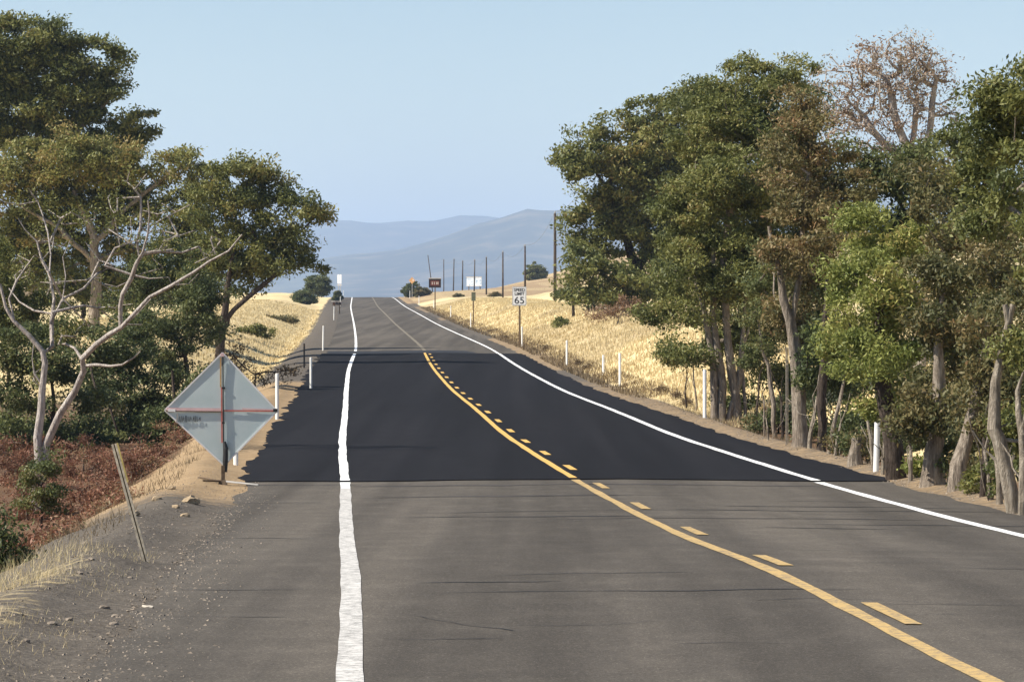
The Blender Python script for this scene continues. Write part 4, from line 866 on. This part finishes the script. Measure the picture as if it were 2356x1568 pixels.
delineator(542, 985, 1070, 'white marker post half hidden behind the diamond sign', flip=True)
delineator(637, 860, 965, 'white marker post touching the right tip of the diamond sign', flip=True)
delineator(715, 820, 896, 'white marker post on the tongue of tan dirt by fresh asphalt', flip=True)
delineator(743, 722, 806, 'tall white marker post just past the end of the fresh asphalt', flip=True, lean=.02)
delineator(768, 690, 736, 'white marker post in front of the mailboxes', flip=True, lean=.03)
for a in [(783, 682, 704), (721, 665, 688), (790, 668, 684)]:
    delineator(*a, 'small far white marker post near the crest, mailbox side', LG, flip=True)

# ------------------------------------------------------------------ roll-up diamond sign seen from behind
M_FABRIC, N, L, b = new_mat('sign_fabric_back', (0.62, 0.66, 0.67), .75, .2)
f = noise(N, L, 2.2, 5, .6); L.new(ramp(N, L, f, [(.3, (.46, .55, .55)), (.7, (.57, .64, .64))]), b.inputs['Base Color'])
M_HEM = simple('pale_hem', (.80, .78, .76), .7, .2, .06, 5)
M_RED = simple('red_fibreglass', (.52, .15, .12), .6, .3, .35, 6); M_PINK = simple('pink_sleeve', (.70, .48, .47), .7, .2, .15, 6)
M_ORANGE = simple('orange_sleeve', (.50, .30, .12), .6, .3, .35, 9)
M_BLACK = simple('black_steel', (.02, .02, .02), .5, .4, .3, 9); M_RUST = simple('weathered_steel', (.14, .10, .065), .7, .3, .35, 14, .4); M_ALU = simple('grey_steel', (.46, .44, .41), .5, .4, .2, 8, .4)
g0 = hit(514, 1114); d = g0.y; S = d / F
sg = thing('roll_up_sign', 'pale diamond roll-up road sign seen from behind with red cross ribs on a stand', 'road sign', g0)
SX = lambda px: (px - 514) * S
SZ = lambda py: (P(514, py, d).z - g0.z)
cT, cB, cL, cR = (SX(512), SZ(811)), (SX(516), SZ(1070)), (SX(379), SZ(943)), (SX(638), SZ(945)); cC = (SX(511), SZ(944))
pan = MB(); n = 8
def quadgrid(a, b, c, e, m, bow):
    vs = []
    for i in range(m + 1):
        for j in range(m + 1):
            s, t = i / m, j / m
            x = (a[0] * (1 - s) + b[0] * s) * (1 - t) + (e[0] * (1 - s) + c[0] * s) * t; z = (a[1] * (1 - s) + b[1] * s) * (1 - t) + (e[1] * (1 - s) + c[1] * s) * t
            vs.append((x, bow * math.sin(math.pi * s) * math.sin(math.pi * t) + .0012 * math.sin(7 * s + 5 * t), z))
    fs = [(i * (m + 1) + j, (i + 1) * (m + 1) + j, (i + 1) * (m + 1) + j + 1, i * (m + 1) + j + 1) for i in range(m) for j in range(m)]
    return vs, fs
vs, fs = quadgrid(cT, cR, cB, cL, 10, -.004)
q = len(vs); pan.add(vs + [(x, y + .006, z) for x, y, z in vs], fs + [tuple(k + q for k in f[::-1]) for f in fs])
pan.build('fabric_panel', M_FABRIC, sg, smooth=True)
for a, b_ in ((cT, cL), (cR, cB), (cT, cR), (cL, cB)):
    h = MB(); w = .022
    dx, dz = b_[0] - a[0], b_[1] - a[1]; ln = math.hypot(dx, dz)
    h.box(((a[0] + b_[0]) / 2, -.006, (a[1] + b_[1]) / 2), (ln / 2, .006, w / 2), Matrix.Rotation(-math.atan2(dz, dx), 3, 'Y')); h.build('hem', M_HEM, sg)
def bar(name, a, b_, w, y, mat, th=.006):
    dx, dz = b_[0] - a[0], b_[1] - a[1]
    y = y * 0.2 - 0.006; th = min(th, .004)
    return MB().box(((a[0] + b_[0]) / 2, y, (a[1] + b_[1]) / 2), (math.hypot(dx, dz) / 2, th, w / 2), Matrix.Rotation(-math.atan2(dz, dx), 3, 'Y')).build(name, mat, sg)
bar('sleeve', (cL[0] + .03, cL[1] + .012), (cC[0], cC[1] + .012), .05, -.050, M_PINK); bar('rib', (cL[0] + .02, cL[1] - .016), (cC[0] - .012, cC[1] - .016), .018, -.062, M_RUST)
bar('rib', (cC[0] + .012, cC[1]), (cR[0] - .02, cR[1]), .022, -.056, M_RED); bar('sleeve', (cC[0] + .3, cC[1] + .03), (cR[0] - .05, cR[1] + .018), .018, -.047, M_PINK)
bar('sleeve', (SX(508), SZ(822)), (SX(508), SZ(890)), .020, -.052, M_ORANGE); bar('rib', (SX(513), SZ(815)), (SX(515), SZ(1068)), .016, -.070, M_BLACK)
bar('rib', (SX(510), SZ(890)), (SX(511), SZ(1018)), .020, -.056, M_RED)
bar('tip_pocket', (cL[0] + .05, cL[1]), (cL[0] + .16, cL[1] - .004), .04, -.075, M_HEM); bar('tip_pocket', (cR[0] - .06, cR[1] + .01), (cR[0] + .005, cR[1] + .01), .05, -.075, M_BLACK)
bar('tip_pocket', (SX(508), SZ(816)), (SX(516), SZ(816)), .05, -.075, M_PINK)
bar('clip', (SX(511), SZ(892)), (SX(518), SZ(892)), .03, -.082, M_BLACK); bar('clip', (SX(511), SZ(972)), (SX(517), SZ(972)), .03, -.082, M_BLACK)
bar('strap', (SX(409), SZ(950)), (SX(406), SZ(972)), .018, -.060, M_ALU)
rr = random.Random(5)
for k in range(15):                                       # unreadable dark print
    x = SX(412 + k * 3.5); hh = (3 + 5 * rr.random()) * S
    bar('print_mark', (x, SZ(963) - hh), (x + (rr.random() - .3) * .03, SZ(963) + hh), .007, -.0455, M_BLACK, .001)
MB().tube([(SX(519), -.05, SZ(1085)), (SX(519), -.05, SZ(1060)), (SX(520), -.05, SZ(1030)), (SX(517), -.045, SZ(1015))], [.028, .04, .035, .02], 8).build('spring_clamp', M_BLACK, sg)
MB().box((SX(514), -.06, SZ(1092)), (.026, .026, (SZ(1070) - SZ(1114)) / 2)).build('mast', M_RUST, sg)
MB().box((SX(513), -.06, .035), (.07, .06, .035), taper=.6).build('base', M_RUST, sg)
for tip, mt in (((SX(598), -.38, .015), M_ALU), ((SX(470), -.28, .015), M_RUST), ((SX(560), .55, .02), M_ALU), ((SX(450), .5, -.02), M_RUST)):
    z1 = float(ground_z(g0.x + tip[0], g0.y + tip[1])) - g0.z + .015
    if g0.x + tip[0] > float(xc(g0.y)) - HALF - SH_L: z1 = float(zroad(g0.y + tip[1])) - g0.z + .022
    MB().tube([(SX(514), -.06, .05), (tip[0], tip[1], z1)], [.016, .013], 6).build('leg', mt, sg)

# leaning lath stake with yellow side
M_LATH = simple('weathered_wood', (.62, .52, .38), .85, .1, .35, 22); M_LATHY = simple('yellow_wood_edge', (.62, .47, .16), .8, .1, .25, 15); M_GROOVE = simple('dark_wood_groove', (.12, .085, .05), .9, .1, .3, 20)
g0 = hit(338, 1292); d = g0.y; st = thing('marker_stake', 'leaning weathered wooden stake on the gravel verge', 'stake', g0)
top = P(264, 1020, d) - g0; base = top.normalized() * -.2
ax = top.normalized(); rotm = Vector((0, 0, 1)).rotation_difference(ax).to_matrix(); ln = (top - base).length
for off, w, y, ll, nm, mt in ((-.022, .010, -.004, 1, 'lath', M_LATH), (-.006, .007, .004, 1, 'groove', M_GROOVE), (.008, .009, -.003, 1, 'lath', M_LATH)):
    c = base + ax * (ln * ll / 2) + rotm @ Vector((off, y, 0)); MB().box(c, (w, .012, ln * ll / 2), rotm).build(nm, mt, st)
c = base + ax * (ln - .18) + rotm @ Vector((.024, -.006, 0)); MB().box(c, (.0065, .010, .18), rotm).build('yellow_edge', M_LATHY, st)

# dark steel post by the ditch
g0 = hit(700, 846); t = thing('steel_post', 'short dark steel post at the ditch end by the marker post', 'post', g0)
h = (846 - 790) * g0.y / F; MB().box((0, 0, h / 2 - .1), (.035, .03, h / 2 + .1)).box((0, .035, h / 2 - .1), (.008, .03, h / 2 + .1)).build('post', M_BLACK, t); MB().box((0, -.033, h - .08), (.03, .004, .05)).build('cap_plate', M_RUST, t)

# wooden stakes among the trees at right
M_GREYWOOD = simple('grey_wood', (.36, .31, .25), .9, .1, .3, 20)
for px, top, bot, lb in ((1809, 800, 1022, 'tall thin twin grey wooden stake in front of the straight forked trunk'), (2093, 1030, 1106, 'short grey fence stake right of the dark thick trunk')):
    g0 = hit(px, bot); h = (bot - top) * g0.y / F; t = thing('fence_stake', lb, 'stake', g0)
    MB().box((0, 0, h / 2 - .1), (.012, .015, h / 2 + .1)).build('stake', M_GREYWOOD, t)
    MB().box((.032, .01, h / 2 - .1), (.011, .013, h / 2 + .08)).build('stake', M_LATH, t)

# ------------------------------------------------------------------ speed limit sign
M_SIGNW = simple('white_sign_face', (.80, .80, .80), .45, .4, .04, 4); M_SIGNB = simple('black_sign_ink', (.025, .025, .028), .5, .3, .2, 4)
M_WOODPOST = simple('brown_wood_post', (.17, .12, .075), .9, .1, .4, 16)
def text_mesh(body, size, bold=0.0):
    cu = bpy.data.curves.new('lettering', 'FONT'); cu.body = body; cu.size = size; cu.align_x = 'CENTER'; cu.align_y = 'CENTER'; cu.extrude = .004; cu.offset = bold
    o = bpy.data.objects.new('lettering', cu); COL.objects.link(o)
    dg = bpy.context.evaluated_depsgraph_get(); me = bpy.data.meshes.new_from_object(o.evaluated_get(dg)); bpy.data.objects.remove(o); return me
def round_rect(w, h, r, n=4):
    out = []
    for cx_, cz_, a0 in ((w / 2 - r, h / 2 - r, 0), (-w / 2 + r, h / 2 - r, 90), (-w / 2 + r, -h / 2 + r, 180), (w / 2 - r, -h / 2 + r, 270)):
        for k in range(n + 1):
            a = math.radians(a0 + 90 * k / n); out.append((cx_ + r * math.cos(a), cz_ + r * math.sin(a)))
    return out[::-1]
g0 = hit(1195, 798); d = g0.y; k = d / F
sp = thing('speed_limit_sign', 'white SPEED LIMIT 65 sign on a wooden post beside the golden bank', 'road sign', g0, rz=-.22)
w, h = .78, 1.02; zc = P(1194, 681, d).z - g0.z
MB().box((0, .05, (zc + h / 2 - .05 - .3) / 2), (.045, .045, (zc + h / 2 - .05 + .3) / 2)).build('post', M_WOODPOST, sp)
pn = MB().prism([(x, z + zc) for x, z in round_rect(w, h, .05)], -.006, .004).build('panel', M_SIGNW, sp)
o_, i_ = round_rect(w - .04, h - .04, .04), round_rect(w - .075, h - .075, .03); n = len(o_)
bd = MB(); bd.add([(x, -.009, z + zc) for x, z in o_] + [(x, -.009, z + zc) for x, z in i_], [(j, (j + 1) % n, (j + 1) % n + n, j + n) for j in range(n)]); bd.build('border', M_SIGNB, pn)
for body, sz, dz_, sx, bold in (('SPEED', .23, .33, 1.0, .003), ('LIMIT', .23, .12, 1.0, .003), ('65', .52, -.24, 1.12, .0)):
    o = link('lettering', text_mesh(body, sz, bold), pn, (0, -.010, zc + dz_)); o.data.materials.clear(); o.data.materials.append(M_SIGNB); o.rotation_euler = (math.pi / 2, 0, 0); o.scale = (sx, 1, 1)
# thin wooden post with small plate
g0 = hit(1089, 748); d = g0.y; h = (748 - 672) * d / F
t = thing('sign_post', 'thin wooden post carrying a small weathered green plate', 'sign', g0)
MB().box((0, 0, h / 2 - .1), (.05, .04, h / 2 + .1)).build('post', M_WOODPOST, t)
MB().prism([(x + .02, z + h - .35) for x, z in round_rect(.34, .70, .03)], -.055, -.043).build('plate', simple('weathered_green_plate', (.16, .17, .12), .8, .2, .3, 5), t)
# dark roadside board
M_BOARD = simple('dark_board', (.045, .03, .028), .8, .2, .3, 3); M_BOARDRED = simple('dull_red_panel', (.22, .07, .05), .8, .2, .5, 9); M_CREAM = simple('cream_trim', (.62, .56, .50), .8, .2, .15, 4)
g0 = hit(1001, 714); d = g0.y; k = d / F; t = thing('roadside_board', 'dark roadside board with dull red panel on one brown post', 'board', g0, rz=-.04)
z0, z1 = P(0, 661.5, d).z - g0.z, P(0, 641, d).z - g0.z
MB().box((0, .06, z1 / 2 - .2), (.06, .06, z1 / 2 + .2)).build('post', M_WOODPOST, t)
pn = MB().box((-.02, 0, (z0 + z1) / 2), (.70, .025, (z1 - z0) / 2)).build('panel', M_BOARD, t)
MB().box((-.02, -.03, (z0 + z1) / 2), (.5, .008, (z1 - z0) / 2 * .55)).build('inset', M_BOARDRED, pn)
for x in (-.32, -.08, .17, .33): MB().box((x, -.042, (z0 + z1) / 2), (.05, .004, (z1 - z0) / 2 * .3)).build('mark', M_CREAM, pn)
MB().box((-.02, 0, z1 + .05), (.74, .035, .045)).build('top_trim', M_CREAM, pn)
# pale blue billboard
M_BILL, N, L, b = new_mat('pale_billboard_face', (.7, .75, .8), .8, .2)
L.new(ramp(N, L, noise(N, L, 1.3, 4, .6, stretch=(1, 1, 2)), [(.38, (.24, .36, .50)), (.5, (.66, .72, .78)), (.7, (.76, .79, .80))]), b.inputs['Base Color'])
g0 = ground_at(1091, 735); d = g0.y; t = thing('billboard', 'wide pale blue and white billboard on low posts behind the utility poles', 'billboard', g0, rz=-.45)
z0, z1 = P(0, 657, d).z - g0.z, P(0, 637.5, d).z - g0.z
pn = MB().box((0, 0, (z0 + z1) / 2), (1.6, .06, (z1 - z0) / 2)).build('panel', M_BILL, t)
MB().box((0, -.02, z1 + .05), (1.68, .1, .05)).build('top_trim', M_CREAM, pn); MB().box((0, -.02, z0 - .05), (1.68, .1, .05)).build('bottom_trim', M_CREAM, pn)
for x in (-1.2, 0, 1.2): MB().box((x, .12, z1 / 2 - .3), (.07, .07, z1 / 2 + .28)).build('post', M_WOODPOST, t)
# far orange diamond sign, turned away
M_ORSIGN = simple('orange_sign_face', (.62, .33, .13), .6, .3, .1, 3)
g0 = hit(948, 685); d = g0.y; k = d / F; t = thing('warning_sign', 'faded orange diamond warning sign above the dark roadside bush', 'road sign', g0, rz=-.35)
zc = P(0, 645, d).z - g0.z; r = .58
pn = MB().prism([(0, zc + r), (r, zc), (0, zc - r), (-r, zc)][::-1], -.01, .01).build('panel', M_ORSIGN, t)
MB().prism([(.12, zc + .25), (.36, zc + .02), (.16, zc - .08)], -.02, -.012).build('white_patch', M_SIGNW, pn)
MB().box((0, .05, zc / 2 - .1), (.04, .035, zc / 2 + .1)).build('post', M_ALU, t)
# white twin panel sign at left
g0 = hit(781, 684); d = g0.y; t = thing('twin_panel_sign', 'tall white sign of two narrow upright panels above a dark bush', 'road sign', g0, rz=-.5)
z0, z1 = P(0, 652, d).z - g0.z, P(0, 631.5, d).z - g0.z
for x in (-.23, .23): MB().box((x, 0, (z0 + z1) / 2), (.19, .015, (z1 - z0) / 2)).build('panel', M_SIGNW, t)
MB().box((0, 0, z0 + .12), (.42, .018, .14)).build('panel', M_SIGNW, t); MB().box((0, -.01, z0 - .3), (.50, .02, .06)).build('cross_bar', M_CREAM, t)
for x in (-.2, .2): MB().box((x, .04, z0 / 2), (.04, .03, z0 / 2 + .1)).build('post', M_ALU, t)
# mailboxes
M_BOXD = simple('dark_mailbox_metal', (.045, .033, .03), .5, .4, .35, 4, .3); M_BOXR = simple('brown_mailbox_metal', (.12, .06, .045), .6, .3, .3, 4)
g0 = hit(775, 722); d = g0.y; k = d / F; t = thing('mailbox_stand', 'row of dark mailboxes on a wooden stand at the road edge', 'mailbox', g0)
MB().box((-.25, 0, .45), (.05, .05, .55)).box((.3, 0, .45), (.05, .05, .55)).build('post', M_WOODPOST, t); MB().box((0, 0, .95), (.52, .28, .025)).build('shelf', M_WOODPOST, t)
for x, m_, s_ in ((-.32, M_BOXR, .9), (0, M_BOXD, 1.1), (.32, M_BOXD, 1.0)):
    poly = [(x + .14 * s_ * math.cos(a), 1.14 + .14 * s_ * math.sin(a)) for a in np.linspace(0, math.pi, 9)] + [(x - .14 * s_, .98), (x + .14 * s_, .98)]
    bx = MB().prism(poly[::-1], -.26, .26).build('mailbox', m_, t); MB().box((x + .15 * s_, -.1, 1.2), (.008, .04, .07)).build('flag', M_RED, bx)
MB().box((-.42, -.05, 1.36), (.2, .15, .05)).build('newspaper_tray', M_CREAM, t)

# ------------------------------------------------------------------ utility poles and line
M_POLE = bark('utility_pole_wood', (.055, .043, .035), (.12, .095, .075), 6)
M_INS = simple('porcelain', (.30, .28, .25), .3, .5, .1, 5); M_WIRE = simple('wire_metal', (.12, .12, .12), .5, .4, .1, 3)
tops = []
for px, d, ytop, rad, lean, lb in ((1277, 371, 491, .17, 0, 'tall dark utility pole close beside the bank trees'), (1208, 447, 566, .13, 0, 'utility pole behind the speed limit sign, left of the lone round tree'), (1157, 525, 580, .13, 0, 'utility pole standing in dry grass, next one past the speed limit sign'), (1119, 607, 592, .13, 0, 'utility pole between the speed limit sign and the pale billboard'),
                               (1091, 690, 598, .13, .02, 'utility pole in front of the pale billboard'), (1064, 778, 600, .15, .01, 'utility pole just left of the pale billboard'), (1043, 873, 596, .15, .02, 'utility pole between the dark board and the pale billboard'), (1021, 1000, 597, .15, 0, 'faint far utility pole close to the dark board'), (1001, 1130, 586, .17, -.13, 'tilted utility pole rising behind the dark board')):
    g0 = ground_at(px, d); h = P(px, ytop, d).z - g0.z
    t = thing('utility_pole', lb, 'utility pole', g0, 'utility poles along the field'); t.rotation_euler[1] = lean
    MB().tube([(0, 0, -.4), (0, 0, h * .5), (0, 0, h)], [rad, rad * .85, rad * .68], 10).build('pole', M_POLE, t, smooth=True)
    MB().tube([(0, 0, h), (0, 0, h + .1), (0, 0, h + .22)], [.05, .07, .03], 8).build('insulator', M_INS, t)
    MB().box((.0, -rad * .8, h - .9), (.05, .05, .12)).build('bracket', M_RUST, t)
    tops.append(Vector((g0.x + math.sin(lean) * h, g0.y, g0.z + h + .2)))
pts = []
for a, b_ in zip(tops[:-1], tops[1:]):
    for j in range(12):
        s = j / 12; p = a.lerp(b_, s); p.z -= 1.1 * 4 * s * (1 - s); pts.append(p)
pts.append(tops[-1]); first = tops[0] + (tops[0] - tops[1]) * .8
pts = [first.lerp(tops[0], j / 8) - Vector((0, 0, 3.2 * (j / 8) * (1 - j / 8))) for j in range(8)] + pts
tag(MB().tube(pts, .012, 4).build('power_line', M_WIRE), 'single thin power line strung along the utility poles', 'power line')

# ------------------------------------------------------------------ haze
hz = MB().box((0, 11500, 260), (26000, 14500, 300)).build('haze', M_WIRE)
hz.data.materials.clear()
m = bpy.data.materials.new('haze_air'); m.use_nodes = True; N = m.node_tree.nodes; N.clear()
out = N.new('ShaderNodeOutputMaterial'); pv = N.new('ShaderNodeVolumePrincipled')
pv.inputs['Color'].default_value = (0.485, 0.655, 0.96, 1); pv.inputs['Density'].default_value = 0.000085; pv.inputs['Anisotropy'].default_value = 0.0
m.node_tree.links.new(pv.outputs[0], out.inputs['Volume']); hz.data.materials.append(m)
tag(hz, 'thin blue air haze over the whole valley', 'haze', kind='stuff')
